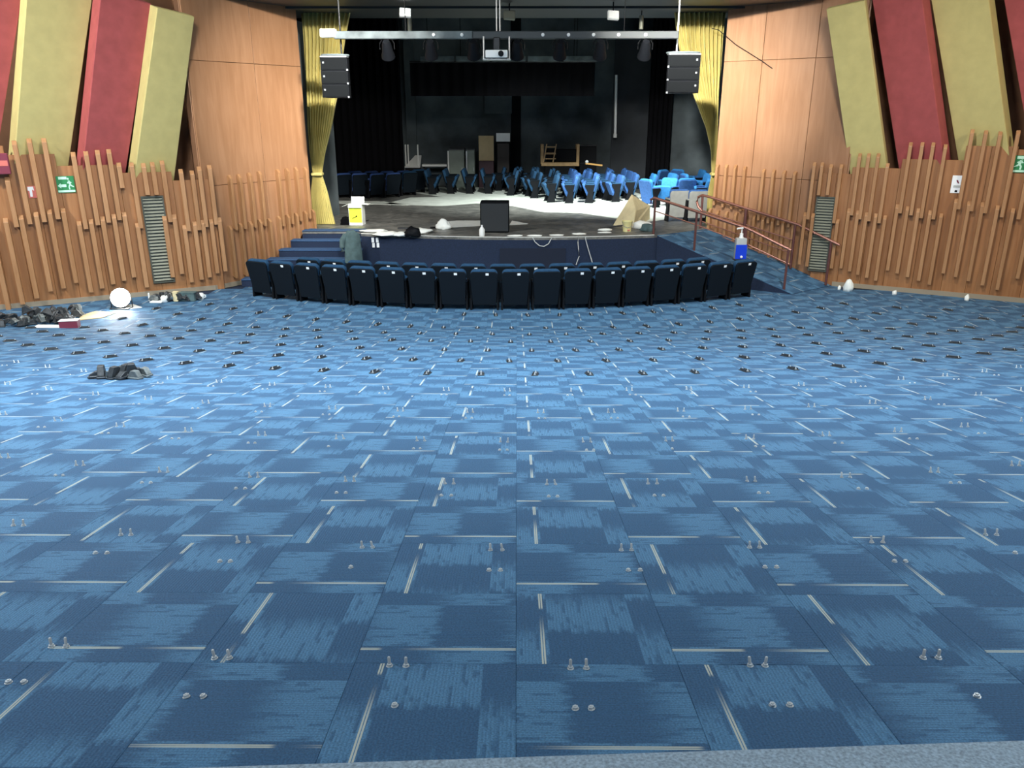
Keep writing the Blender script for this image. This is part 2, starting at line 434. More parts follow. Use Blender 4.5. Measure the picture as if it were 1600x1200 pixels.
def inside_room(x, y):
    for W in (WLA, WLB, WRA, WRB):
        if (Vector((x, y, 0)) - W.p0).dot(W.n) < -0.1 and not (W in (WLA, WRA) and y < min(W.p0.y, (W.p0 + W.u * W.L).y) - 0.3): return False
    return abs(x) < 12.2
def stage_front_y(x):      # front edge of the stage apron in plan
    return 16.03 + 0.045 * (x - 0.1) ** 2
cells = []
ncol = int(XW / T)
for row in range(-9, 30):
    tau = TAU0 - T / 2 + row * T
    yf = tau * math.cos(ALPHA)
    if yf < Y_FLAT - 0.05:
        c_y, c_z, tilt = yf, -tau * math.sin(ALPHA), -ALPHA
    else:
        tau_f = Y_FLAT / math.cos(ALPHA)
        c_y = Y_FLAT + (tau - tau_f); c_z = Z_FLAT; tilt = 0.0
        if c_y > 17.2: continue
    for col in range(-ncol, ncol):
        cx = (col + 0.5) * T
        if not inside_room(cx, c_y): continue
        if c_y > stage_front_y(cx) + 0.3 and abs(cx) < 4: continue
        vert = (row + col) % 2 == 0
        p = Vector((cx, c_y, c_z)) - CAM
        q = _rot.transposed() @ p
        seen = False
        if q.z < -0.3:
            ix = CX + F_PX * q.x / -q.z; iy = CY - F_PX * q.y / -q.z
            seen = -120 < ix < 1720 and 380 < iy < 1330
        cells.append((seen, p.length, cx, c_y, c_z, tilt, vert, random.randrange(len(VAR)), ))
seen_cells = sorted([c for c in cells if c[0]], key=lambda c: c[1])
near = set(id(c) for c in seen_cells[:300])
big_v, big_f, big_uv = [], [], []
for c in cells:
    _, _, cx, cy, cz, tilt, vert, k = c
    mtx = Matrix.Rotation(tilt, 4, 'X') @ Matrix.Rotation(0 if vert else R(90), 4, 'Z')
    if id(c) in near:
        o = link('carpet_tile', tile_meshes[k], floor)
        o.location = (cx, cy, cz); o.rotation_euler = mtx.to_euler()
    else:
        P, Fc = tile_mesh(0); b = len(big_v)
        for p in P: big_v.append(tuple(Vector((cx, cy, cz)) + (mtx @ Vector(p))))
        for f in Fc:
            big_f.append(tuple(i + b for i in f)); big_uv += [tile_uv(P[i], VAR[k]) for i in f]
me = bpy.data.meshes.new('carpet_tiles_rest'); me.from_pydata(big_v, [], big_f); me.materials.append(M['carpet'])
uvl = me.uv_layers.new(name='UVMap')
for i, u in enumerate(big_uv): uvl.data[i].uv = u
o = link('carpet_tile_field', me, floor, 'stuff')

# pale grey carpet of the landing under the photographer
a = on_floor(560, 1206); b2 = on_floor(1640, 1170)
d = (b2 - a); e0 = a - d * 1.2; e1 = b2 + d * 1.2
mb = MB(); up = Vector((0, math.sin(ALPHA), math.cos(ALPHA))) * 0.03; back = Vector((0, -math.cos(ALPHA), math.sin(ALPHA)))
mb.prism([e0, e1, e1 + back * 3.5, e0 + back * 3.5], up)
lo = struct(mb.build('floor_landing', M['carpet_grey'], bevel=0.006)); lo['label'] = 'speckled pale grey carpet edge of the landing nearest the camera'

# ------------------------------------------------------------------ rest of the shell
def wall_box(name, p0, p1, z0, z1, m, t=0.2):
    W = Wall(p0, p1); return struct(W.slab(MB(), 0, W.L, z0, z1, -t, 0).build(name, m))
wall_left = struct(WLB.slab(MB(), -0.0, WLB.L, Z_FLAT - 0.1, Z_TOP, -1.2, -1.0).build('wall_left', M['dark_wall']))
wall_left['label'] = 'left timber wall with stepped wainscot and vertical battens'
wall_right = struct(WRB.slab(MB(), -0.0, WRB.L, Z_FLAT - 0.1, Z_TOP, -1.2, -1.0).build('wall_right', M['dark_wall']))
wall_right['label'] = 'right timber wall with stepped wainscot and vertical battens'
wall_ls = struct(WLA.slab(MB(), 0.0, WLA.L, Z_FLAT - 0.1, Z_TOP, -0.2, -0.03).build('wall_left_stage', M['dark_wall']))
wall_ls['label'] = 'left plywood wall panel beside the stage curtain'
wall_rs = struct(WRA.slab(MB(), 0.0, WRA.L, Z_FLAT - 0.1, Z_TOP, -0.2, -0.03).build('wall_right_stage', M['dark_wall']))
wall_rs['label'] = 'right plywood wall panel beside the ramp'
# return between the plywood facet and the recessed upper wall
wall_box('wall_left_side', (LB1.x, LB1.y), (LB1.x - 0.3, -5.5), Z_FLAT, Z_TOP, M['plywood'])
wall_box('wall_right_side', (RB1.x, RB1.y), (RB1.x + 0.3, -5.5), Z_FLAT, Z_TOP, M['plywood'])
wall_box('wall_back', (-12.6, -5.5), (12.6, -5.5), -0.5, Z_TOP, M['plywood'])
mb = MB(); mb.box((0, 5.1, Z_TOP + 0.1), (26, 21.6, 0.2)); struct(mb.build('ceiling', M['ceiling']))
# soffit over the apron and header
mb = MB()
mb.box((0, 16.55, 3.42), (11.4, 1.3, 0.16))
mb.box((0, 18.05, 3.38), (12.0, 1.64, 0.16))
mb.box((0, 15.85, 4.0), (13.4, 0.12, 1.2))
s = struct(mb.build('ceiling_soffit', M['soffit'])); s['label'] = 'dark soffit above the stage opening'

# ------------------------------------------------------------------ wainscot panels, battens
def panel_piece(W, parent, s0, s1, z0, z1, m, off0=-0.03, off1=0.0, gap=0.004):
    mb = W.slab(MB(), s0 + gap, s1 - gap, z0 + gap, z1 - gap, off0, off1)
    return mb.build('panel', m, parent, bevel=0.003)
def batten_piece(W, parent, s, z0, z1, wd=0.058, dp=0.11, flip=1):
    # slanted top, higher on the side of the wall
    p = [W.P(s - wd / 2, z0 + 0.04, 0.0), W.P(s - wd / 2, z0, dp), W.P(s - wd / 2, z1 - 0.07, dp), W.P(s - wd / 2, z1, dp * 0.45), W.P(s - wd / 2, z1 - 0.02, 0.0)]
    mb = MB(); mb.prism(p, W.u * wd)
    return mb.build('batten', M['batten'], parent, bevel=0.004)
def zoomL(x, y): return x / 3.2, 200 + y / 3.2
def zoomR(x, y): return 1100 + x / 3.2, 180 + y / 3.2

# plywood sheets beside the stage
def sheets(W, parent, seams_px, rows_px, ymid):
    ss = [0.0] + [W.hit(x, y, 0)[0] for x, y in seams_px] + [W.L]
    zz = [Z_FLAT] + [W.hit(x, y, 0)[1] for x, y in rows_px] + [Z_TOP]
    for i in range(len(ss) - 1):
        for j in range(len(zz) - 1):
            panel_piece(W, parent, ss[i], ss[i + 1], zz[j], zz[j + 1], M['plywood'])
sheets(WLA, wall_ls, [(406, 190)], [(410, 284), (400, 100)], 0)
sheets(WRA, wall_rs, [(1262, 200), (1181, 200)], [(1180, 277), (1190, 94)], 0)

def battens(W, parent, conv, lst):
    for (x0, y0, x1, y1) in lst:
        wd = 0.056 if W in (WLA, WRA) else 0.076 if W is WLB else 0.062
        a = W.hit(*conv(x0, y0), 0.05); b = W.hit(*conv(x1, y1), 0.05)
        batten_piece(W, parent, (a[0] + b[0]) / 2, min(b[1], a[1] - 0.2), a[1], wd)
# left, facet by the stage
battens(WLA, wall_ls, zoomL, [(1143, 235, 1180, 510), (1190, 230, 1225, 505), (1243, 222, 1275, 498), (1292, 215, 1325, 490),
    (1385, 205, 1415, 490), (1432, 200, 1460, 480), (1473, 195, 1505, 465), (1520, 195, 1548, 452),
    (1145, 488, 1180, 750), (1195, 475, 1235, 740), (1245, 467, 1285, 735), (1293, 457, 1330, 725), (1340, 452, 1375, 715),
    (1388, 440, 1420, 700), (1432, 432, 1465, 690), (1475, 424, 1505, 670), (1520, 415, 1545, 600), (1560, 408, 1578, 545)])
# left, hall facet
battens(WLB, wall_left, zoomL, [(35, 245, 85, 495), (72, 62, 150, 480), (148, 52, 220, 470), (220, 50, 290, 455),
    (365, 120, 430, 505), (428, 115, 490, 485), (485, 110, 545, 472), (540, 105, 600, 460), (592, 172, 612, 300),
    (655, 172, 705, 500), (716, 176, 738, 335), (765, 170, 778, 335), (810, 162, 850, 470),
    (905, 205, 940, 515), (962, 212, 992, 510), (995, 192, 1030, 495), (1040, 185, 1085, 482),
    (-45, 465, 40, 910), (30, 450, 112, 880), (100, 435, 190, 850), (178, 420, 255, 815), (245, 407, 320, 800), (315, 400, 380, 772),
    (395, 465, 455, 820), (455, 455, 510, 800), (513, 442, 565, 780), (568, 430, 620, 762), (620, 420, 670, 745),
    (682, 475, 738, 795), (822, 440, 862, 745), (868, 432, 910, 728),
    (918, 485, 960, 770), (968, 467, 1010, 757), (1010, 460, 1050, 745), (1052, 455, 1088, 725), (1090, 447, 1130, 715)])
# right, facet by the ramp
battens(WRA, wall_rs, zoomR, [(65, 245, 57, 450), (108, 245, 103, 460), (153, 247, 147, 470), (200, 255, 193, 480),
    (298, 268, 278, 525), (348, 270, 327, 540), (400, 275, 378, 550), (453, 280, 430, 560),
    (30, 465, 25, 600), (68, 475, 62, 610), (112, 480, 105, 625), (160, 485, 150, 640), (205, 487, 195, 650), (253, 497, 240, 670), (297, 508, 283, 690),
    (345, 515, 330, 710), (400, 525, 380, 725), (453, 530, 430, 740)])
battens(WRB, wall_right, zoomR, [(553, 235, 522, 520), (595, 235, 572, 400), (635, 245, 620, 400), (683, 245, 655, 540),
    (775, 190, 745, 500), (820, 190, 785, 520), (868, 190, 830, 530), (915, 240, 880, 540),
    (1030, 135, 985, 490), (1088, 135, 1040, 500), (1138, 135, 1095, 515), (1205, 145, 1150, 520),
    (1345, 70, 1270, 470), (1408, 75, 1340, 480), (1478, 80, 1410, 490), (1570, 75, 1490, 510), (1660, 85, 1570, 520),
    (505, 485, 480, 745), (545, 490, 517, 755), (668, 520, 640, 765), (722, 465, 690, 765), (765, 475, 735, 780), (808, 485, 775, 797), (855, 490, 820, 812), (900, 500, 865, 826),
    (967, 445, 920, 775), (1015, 455, 970, 790), (1070, 465, 1020, 808), (1125, 475, 1080, 826), (1183, 490, 1130, 846),
    (1258, 417, 1200, 790), (1322, 430, 1262, 808), (1390, 435, 1325, 828), (1465, 450, 1395, 850), (1540, 465, 1470, 872), (1640, 500, 1558, 815)])
# wainscot boards, stepped in height: (s limits from pixels, top from pixel)
def wainscot(W, parent, xs, tops, ybase):
    ss = [W.hit(x, y, 0)[0] for x, y in xs]
    for i, (tx, ty) in enumerate(tops):
        z = W.hit(tx, ty, 0)[1]
        n = 2
        for k in range(n):
            s0 = ss[i] + (ss[i + 1] - ss[i]) * k / n; s1 = ss[i] + (ss[i + 1] - ss[i]) * (k + 1) / n
            panel_piece(W, parent, min(s0, s1), max(s0, s1), Z_FLAT, z, M['wainscot'], gap=0.002)
        # ledge board closing the top behind the panel, a plank of its own
        mb = W.slab(MB(), min(ss[i], ss[i + 1]) + .003, max(ss[i], ss[i + 1]) - .003, z - 0.03, z - 0.006, -0.06, -0.031)
        mb.build('ledge', M['wainscot'], parent)
wainscot(WLB, wall_left, [(333, 300), (272, 300), (190, 300), (96, 300), (19, 300), (-60, 300), (-170, 300)],
         [(302, 281), (231, 269), (143, 258), (56, 241), (-20, 228), (-110, 215)], 0)
wainscot(WRB, wall_right, [(1282, 300), (1327, 300), (1402, 300), (1497, 300), (1578, 300), (1680, 300), (1790, 300)],
         [(1305, 271), (1365, 262), (1448, 249), (1540, 228), (1630, 234), (1720, 220)], 0)
# skirting
for nm, W, s0, s1 in (('baseboard_left', WLB, 0, WLB.L), ('baseboard_right', WRB, 0, WRB.L), ('baseboard_left_stage', WLA, 0, WLA.L)):
    struct(W.slab(MB(), s0, s1, Z_FLAT, Z_FLAT + 0.09, 0.0, 0.018).build(nm, M['skirt']))
# vertical end returns where the plywood facet stands proud of the recessed wall
for W, nm in ((WLB, 'trim_1'), (WRB, 'trim_2')):
    struct(W.slab(MB(), -0.04, 0.03, Z_FLAT, Z_TOP, -1.0, -0.035).build(nm, M['plywood']))

# ------------------------------------------------------------------ acoustic panels
def acoustic(W, label, mt, quad, tilt, th, z_ref_px, yaw=0, name='acoustic_panel'):
    """quad: pixels of the front face, lower two first; the face leans out over the hall by tilt degrees"""
    s, z = W.hit(*z_ref_px, -0.12)
    p0 = W.P(s, z, -0.12)
    up = (Vector((0, 0, 1)) * math.cos(R(tilt)) + W.n * math.sin(R(tilt))).normalized()
    n = W.u.cross(up).normalized()
    if n.dot(CAM - p0) < 0: n = -n
    n = (Matrix.Rotation(R(yaw), 3, 'Z') @ n).normalized()      # each panel is turned a little towards the stage
    pts = [on_plane(x, y, p0, n) for x, y in quad]
    base = (pts[0] + pts[1]) / 2
    root = thing(name, label, 'acoustic panel', base, 0, 'acoustic panels on the side walls')
    loc = [p - base for p in pts]
    mb = MB(); mb.prism([p - n * 0.02 for p in loc], -n * (th - 0.02)); mb.build('panel_core', mt, root, bevel=0.01)
    cen = sum(loc, Vector()) / 4
    mb = MB(); mb.prism([p + (cen - p) * 0.004 for p in loc], -n * 0.02); mb.build('fabric_face', mt, root, bevel=0.006)
    # wall bracket behind the panel
    top = (loc[2] + loc[3]) / 2 * 0.8 + (loc[0] + loc[1]) / 2 * 0.2
    mb = MB(); mb.tube([top - n * th, top - n * (th + 0.18)], 0.03, 6); mb.build('bracket', M['black_metal'], root)
    return root
TL = 14
acoustic(WLB, 'mustard acoustic panel nearest the stage on the left wall', M['mustard'], [(208, 290), (270, 298), (304, 26), (246, 12)], TL, 0.30, (240, 285), 18)
acoustic(WLB, 'red acoustic panel between two mustard ones on the left wall', M['red_fabric'], [(128, 276), (194, 285), (237, 6), (158, -12)], TL, 0.32, (160, 272), 18)
acoustic(WLB, 'wide mustard acoustic panel left of the red one on the left wall', M['mustard'], [(22, 262), (104, 280), (148, -30), (46, -60)], TL, 0.34, (60, 258), 18)
acoustic(WLB, 'red acoustic panel cut off by the left edge of the view', M['red_fabric'], [(-72, 246), (-8, 262), (40, -40), (-55, -70)], TL, 0.34, (-30, 242), 18)
acoustic(WRB, 'mustard acoustic panel nearest the stage on the right wall', M['mustard'], [(1330, 285), (1388, 280), (1351, 1), (1291, 14)], TL, 0.20, (1350, 276), -4)
acoustic(WRB, 'red acoustic panel between two mustard ones on the right wall', M['red_fabric'], [(1405, 268), (1476, 262), (1437, -25), (1361, -12)], TL, 0.34, (1440, 264), -18)
acoustic(WRB, 'wide mustard acoustic panel right of the red one on the right wall', M['mustard'], [(1498, 256), (1578, 250), (1538, -50), (1450, -30)], TL, 0.32, (1540, 250), -16)
acoustic(WRB, 'red acoustic panel cut off by the right edge of the view', M['red_fabric'], [(1612, 246), (1700, 240), (1655, -70), (1560, -50)], TL, 0.32, (1640, 240), -16)

# ------------------------------------------------------------------ vents
def vent(W, label, px):
    a = W.hit(*px[0], 0.03); b = W.hit(*px[1], 0.03); c = W.hit(*px[2], 0.03)
    s0, s1 = min(a[0], b[0]), max(a[0], b[0]); z1, z0 = a[1], c[1]
    base = W.P((s0 + s1) / 2, z0, 0.004)
    root = thing('wall_vent', label, 'vent', base)
    def sl(mb, *q):
        m2 = W.slab(MB(), *q); mb.add([Vector(v) - base for v in m2.v], m2.f)
    mb = MB(); sl(mb, s0, s1, z0, z1, 0.004, 0.012); mb.build('back_plate', M['vent'], root)
    fr = MB(); f = 0.025
    sl(fr, s0 - f, s0, z0 - f, z1 + f, 0.004, 0.05); sl(fr, s1, s1 + f, z0 - f, z1 + f, 0.004, 0.05)
    sl(fr, s0, s1, z1, z1 + f, 0.004, 0.05); sl(fr, s0, s1, z0 - f, z0, 0.004, 0.05)
    fr.build('frame', M['vent'], root)
    n = 26
    for k in range(n):
        z = z0 + (z1 - z0) * (k + 0.5) / n
        mb = MB(); h = (z1 - z0) / n
        P = [W.P(s0, z - h * 0.30, 0.040), W.P(s0, z - h * 0.18, 0.046), W.P(s0, z + h * 0.35, 0.020), W.P(s0, z + h * 0.22, 0.014)]
        mb.prism([p - base for p in P], W.u * (s1 - s0)); mb.build('slat', M['vent_slat'], root)
    return root
vent(WLB, 'tall dark slatted air vent in the left timber wall', [(222, 309), (253, 309), (250, 440)])
vent(WRB, 'tall slatted air vent in the right timber wall behind the handrail', [(1278, 309), (1304, 309), (1280, 422)])

# ------------------------------------------------------------------ signs on the walls
def flat_poly(W, pts, off, t, base):
    mb = MB(); mb.prism([W.P(s, z, off) - base for s, z in pts], W.n * t); return mb
def text_on(W, txt, s, z, off, size, mt, parent, base, flip=1, width=None):
    cu = bpy.data.curves.new('lettering', 'FONT'); cu.body = txt; cu.size = size; cu.extrude = 0.0015; cu.align_x = 'CENTER'; cu.align_y = 'CENTER'
    o = bpy.data.objects.new('lettering', cu); C.objects.link(o)
    dg = bpy.context.evaluated_depsgraph_get(); me = bpy.data.meshes.new_from_object(o.evaluated_get(dg))
    bpy.data.objects.remove(o)
    me.materials.clear(); me.materials.append(mt)
    ux = W.u * flip; n = W.n
    mtx = Matrix((ux, Vector((0, 0, 1)), n)).transposed()
    xs = [v.co.x for v in me.vertices]; sc = 1.0
    if width: sc = width / (max(xs) - min(xs))
    for v in me.vertices: v.co = mtx @ Vector((v.co.x * sc, v.co.y, v.co.z)) + (W.P(s, z, off) - base)
    return link('lettering', me, parent)
def exit_sign(W, label, pa, pb, flip, arrow):
    a = W.hit(*pa, 0.1); b = W.hit(*pb, 0.1)
    s0, s1, z0, z1 = min(a[0], b[0]), max(a[0], b[0]), min(a[1], b[1]), max(a[1], b[1])
    off = 0.005
    base = W.P((s0 + s1) / 2, z0, off); root = thing('exit_sign', label, 'sign', base)
    def X(u): return s0 + (s1 - s0) * u if flip > 0 else s1 - (s1 - s0) * u     # u from the viewer's left
    def Z(v): return z0 + (z1 - z0) * v
    flat_poly(W, [(s0, z0), (s1, z0), (s1, z1), (s0, z1)], off, 0.012, base).build('sign_board', M['green_sign'], root)
    o2 = off + 0.0125
    flat_poly(W, [(X(0.03), Z(0.03)), (X(.97), Z(0.03)), (X(.97), Z(.15)), (X(0.03), Z(.15))], o2, 0.002, base).build('caption_band', M['mint'], root)
    flat_poly(W, [(X(0.14), Z(0.80)), (X(.60), Z(0.80)), (X(.60), Z(.96)), (X(0.14), Z(.96))], o2, 0.002, base).build('caption_band', M['mint'], root)
    ar = [(.04, .42), (.22, .58), (.22, .50), (.52, .50), (.52, .34), (.22, .34), (.22, .26)]
    if arrow < 0: ar = [(1 - u, v) for u, v in ar]
    flat_poly(W, [(X(u), Z(v)) for u, v in ar], o2, 0.002, base).build('arrow', M['mint'], root)
    # running figure
    mir = (lambda u: u) if arrow > 0 else (lambda u: 1 - u)
    fg = MB()
    def limb(p, q, wdt):
        (u0, v0), (u1, v1) = p, q; dx, dy = u1 - u0, v1 - v0; L = math.hypot(dx, dy) or 1; nx, ny = -dy / L * wdt, dx / L * wdt
        m2 = flat_poly(W, [(X(mir(u0 + nx)), Z(v0 + ny)), (X(mir(u1 + nx)), Z(v1 + ny)), (X(mir(u1 - nx)), Z(v1 - ny)), (X(mir(u0 - nx)), Z(v0 - ny))], o2, 0.002, base)
        fg.add(m2.v, m2.f)
    limb((.68, .72), (.74, .48), .055); limb((.74, .48), (.66, .36), .04); limb((.66, .36), (.68, .18), .035)
    limb((.74, .48), (.84, .38), .04); limb((.84, .38), (.93, .34), .03); limb((.69, .68), (.60, .56), .03); limb((.70, .68), (.82, .58), .03)
    hd = flat_poly(W, [(X(mir(.665 + .05 * math.cos(t * .7854))), Z(.83 + .07 * math.sin(t * .7854))) for t in range(8)], o2, 0.002, base); fg.add(hd.v, hd.f)
    fg.build('running_figure', M['mint'], root)
    return root
exit_sign(WLB, 'green exit sign with arrow and running figure on the left wall', (86, 276), (119, 301), -1, 1)
exit_sign(WRB, 'green exit sign with running figure at the right edge', (1585, 243), (1622, 271), 1, -1)
# small red fire sign
a = WLB.hit(42, 291, .01); b = WLB.hit(58, 309, .01); base = WLB.P((a[0] + b[0]) / 2, b[1], 0.004)
r0 = thing('fire_sign', 'small faded red sign with white pictogram on the left wall', 'sign', base)
s0, s1, z0, z1 = min(a[0], b[0]), max(a[0], b[0]), b[1], a[1]
flat_poly(WLB, [(s0, z0), (s1, z0), (s1, z1), (s0, z1)], 0.004, 0.008, base).build('sign_board', M['red_sign'], r0)
S = lambda u: s1 - (s1 - s0) * u
Zv = lambda v: z0 + (z1 - z0) * v
flat_poly(WLB, [(S(u), Zv(v)) for u, v in [(.0, .65), (.05, .95), (.75, .95), (.8, .6), (.55, .7), (.5, .1), (.2, .1), (.2, .6)]], 0.0125, 0.002, base).build('pictogram', M['sign_white'], r0)
# white notice on the right
a = WRB.hit(1489, 274, .01); b = WRB.hit(1502, 302, .01); base = WRB.P((a[0] + b[0]) / 2, b[1], 0.004)
r0 = thing('notice_sign', 'narrow white notice with small pictograms on the right wall', 'sign', base)
s0, s1, z0, z1 = min(a[0], b[0]), max(a[0], b[0]), b[1], a[1]
flat_poly(WRB, [(s0, z0), (s1, z0), (s1, z1), (s0, z1)], 0.004, 0.008, base).build('sign_board', M['sign_white'], r0)
S = lambda u: s0 + (s1 - s0) * u
Zv = lambda v: z0 + (z1 - z0) * v
flat_poly(WRB, [(S(u), Zv(v)) for u, v in [(.38, .74), (.52, .74), (.66, .56), (.56, .55), (.44, .64)]], 0.0125, 0.002, base).build('pictogram', M['maroon'], r0)
flat_poly(WRB, [(S(u), Zv(v)) for u, v in [(.4, .17), (.6, .17), (.62, .05), (.38, .05)]], 0.0125, 0.002, base).build('pictogram', M['black_plastic'], r0)
for k in range(3):
    flat_poly(WRB, [(S(.2), Zv(.30 + .06 * k)), (S(.8), Zv(.30 + .06 * k)), (S(.8), Zv(.325 + .06 * k)), (S(.2), Zv(.325 + .06 * k))], 0.0125, 0.002, base).build('text_line', M['vent_slat'], r0)
# maroon call box at the left edge
a = WLB.hit(-30, 240, .15); b = WLB.hit(18, 272, .15); base = WLB.P(max(0, (a[0] + b[0]) / 2), b[1], 0.0)
r0 = thing('wall_box', 'maroon box fixed to the left wall at the left edge', 'box', base)
s0, s1, z0, z1 = min(a[0], b[0]), max(a[0], b[0]), b[1], a[1]
flat_poly(WLB, [(s0, z0), (s1, z0), (s1, z1), (s0, z1)], 0.09, 0.10, base).build('case', M['maroon'], r0, bevel=0.01)
flat_poly(WLB, [(s0 + .02, z0 + (z1 - z0) * .4), (s1 - .02, z0 + (z1 - z0) * .4), (s1 - .02, z0 + (z1 - z0) * .66), (s0 + .02, z0 + (z1 - z0) * .66)], 0.19, 0.004, base).build('label_strip', M['red_sign'], r0)

# ------------------------------------------------------------------ stage
XL, XR = -3.28, 2.86
ST_SIDE = 16.92
front = [(XL + (XR - XL) * i / 24, stage_front_y(XL + (XR - XL) * i / 24)) for i in range(25)]
poly = [(-4.62, ST_SIDE)] + [(XL, ST_SIDE)] + front + [(4.25, 17.42), (8.0, 18.6), (8.0, 29.0), (-8.0, 29.0), (-8.0, 18.0), (-4.62, 17.6)]
mb = MB(); mb.prism([(x, y, Z_STAGE - 0.05) for x, y in poly], (0, 0, 0.05))
stage = struct(mb.build('stage', M['stage_floor'])); stage['label'] = 'worn dark stage floor behind the navy apron front'
mb = MB()
ring = [(XL, ST_SIDE)] + front + [(XR + 0.05, front[-1][1] + 0.03)]
n = len(ring)
V = [(x, y, Z_FLAT) for x, y in ring] + [(x, y, Z_STAGE - 0.05) for x, y in ring]
V += [(x, y + 0.05, Z_FLAT) for x, y in ring] + [(x, y + 0.05, Z_STAGE - 0.05) for x, y in ring]
Fs = [(i, i + 1, n + i + 1, n + i) for i in range(n - 1)] + [(2 * n + i + 1, 2 * n + i, 3 * n + i, 3 * n + i + 1) for i in range(n - 1)]
Fs += [(n + i, n + i + 1, 3 * n + i + 1, 3 * n + i) for i in range(n - 1)]
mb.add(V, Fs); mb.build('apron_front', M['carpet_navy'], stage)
# darker rectangular panel in the apron front
mb = MB(); 
xs = [-0.35, 0.1, 0.55, 1.0]
P = [(x, stage_front_y(x) - 0.015, Z_FLAT + 0.05) for x in xs] + [(x, stage_front_y(x) - 0.015, Z_STAGE - 0.22) for x in reversed(xs)]
mb.prism(P, (0, 0.014, 0)); mb.build('dark_apron_panel', mat('apron_panel_dark', (0.008, 0.014, 0.032), .95), stage)
# pale nosing strip along the apron edge
mb = MB()
for i in range(24):
    (x0, y0), (x1, y1) = front[i], front[i + 1]
    mb.prism([(x0, y0 - .004, Z_STAGE + .001), (x1, y1 - .004, Z_STAGE + .001), (x1, y1 + .05, Z_STAGE + .001), (x0, y0 + .05, Z_STAGE + .001)], (0, 0, 0.006))
mb.build('edge_strip', M['paper'], stage)

# steps on the left
steps = struct(bpy.data.objects.new('stage_steps', None)); C.objects.link(steps); steps['label'] = 'blue carpeted steps up to the stage on the left'
nst = 6; rz = (Z_STAGE - Z_FLAT) / nst
for i in range(1, nst):
    z1 = Z_STAGE - rz * i; y0 = ST_SIDE - 0.27 * i
    mb = MB(); xl = -4.62 - 0.19 * i
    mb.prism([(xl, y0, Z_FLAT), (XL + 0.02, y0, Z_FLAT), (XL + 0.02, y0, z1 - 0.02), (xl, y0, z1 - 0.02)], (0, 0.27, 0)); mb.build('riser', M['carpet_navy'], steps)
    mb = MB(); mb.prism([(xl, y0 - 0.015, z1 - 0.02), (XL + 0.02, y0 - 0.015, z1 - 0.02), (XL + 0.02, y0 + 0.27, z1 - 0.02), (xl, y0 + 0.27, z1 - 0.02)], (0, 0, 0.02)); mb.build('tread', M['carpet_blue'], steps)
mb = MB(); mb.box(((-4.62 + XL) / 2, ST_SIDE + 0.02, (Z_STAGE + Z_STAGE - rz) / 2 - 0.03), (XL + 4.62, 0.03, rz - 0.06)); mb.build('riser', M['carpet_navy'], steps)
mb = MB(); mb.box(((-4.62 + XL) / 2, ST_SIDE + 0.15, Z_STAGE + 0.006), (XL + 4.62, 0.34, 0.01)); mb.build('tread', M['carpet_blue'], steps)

# ramp on the right with carpet tiles
rA = Vector((XR + 0.04, front[-1][1] + 0.06, Z_STAGE)); rB = Vector((4.22, 17.42, Z_STAGE)); rC = Vector((6.40, 15.74, Z_FLAT + 0.012)); rD = Vector((5.34, 14.93, Z_FLAT + 0.012))
mb = MB()
gA, gB = Vector((rA.x, rA.y, Z_FLAT)), Vector((rB.x, rB.y, Z_FLAT))
dn = Vector((0, 0, 0.012))
mb.add([rA - dn, rB - dn, rC - dn, rD - dn, gA, gB, rC - dn * 2, rD - dn * 2], [(0, 3, 2, 1), (0, 4, 7, 3), (1, 2, 6, 5), (0, 1, 5, 4), (4, 5, 6, 7), (3, 7, 6, 2)])
ramp = struct(mb.build('ramp', M['carpet_navy'])); ramp['label'] = 'blue carpeted access ramp rising to the stage on the right'
nu, nv = 6, 3
for i in range(nu):
    for j in range(nv):
        def bl(u, v): return rA.lerp(rD, u).lerp(rB.lerp(rC, u), v)
        u0, u1, v0, v1 = i / nu + .002, (i + 1) / nu - .002, j / nv + .002, (j + 1) / nv - .002
        me = bpy.data.meshes.new('carpet_tile')
        top = [bl(u0, v0), bl(u1, v0), bl(u1, v1), bl(u0, v1)]
        me.from_pydata([tuple(p) for p in top] + [tuple(p - Vector((0, 0, .01))) for p in top], [], [(3, 2, 1, 0), (0, 1, 5, 4), (1, 2, 6, 5), (2, 3, 7, 6), (3, 0, 4, 7)])
        me.materials.append(M['carpet']); uvl = me.uv_layers.new(name='UVMap'); r_ = random.choice(VAR)
        k4 = [(0.02, 0.02), (0.98, 0.02), (0.98, 0.98), (0.02, 0.98)]
        if (i + j) % 2: k4 = k4[1:] + k4[:1]
        for pol in me.polygons:
            for li in pol.loop_indices:
                a_ = k4[me.loops[li].vertex_index % 4]; uvl.data[li].uv = (a_[0], a_[1] + r_)
        link('carpet_tile', me, ramp)

# stage house: walls, ceiling, back wall
struct(MB().box((0, 28.6, 2.2), (16.4, 0.2, 6.6)).build('wall_stage_back', M['dark_grey_wall']))
struct(MB().box((-8.1, 23.3, 2.2), (0.2, 11.4, 6.6)).build('wall_stage_left', M['black']))
struct(MB().box((8.1, 23.6, 2.2), (0.2, 10.8, 6.6)).build('wall_stage_right', M['black']))
struct(MB().box((0, 23.6, 5.6), (16.4, 10.4, 0.2)).build('ceiling_stage', M['black']))
# proscenium returns behind the plywood facets
struct(MB().prism([(-4.66, 17.5, Z_FLAT), (-9.5, 17.9, Z_FLAT), (-9.5, 18.1, Z_FLAT), (-4.72, 17.7, Z_FLAT)], (0, 0, 6.6)).build('wall_proscenium_left', M['black']))
struct(MB().prism([(4.45, 17.5, Z_FLAT), (9.5, 17.9, Z_FLAT), (9.5, 18.1, Z_FLAT), (4.5, 17.7, Z_FLAT)], (0, 0, 6.6)).build('wall_proscenium_right', M['black']))
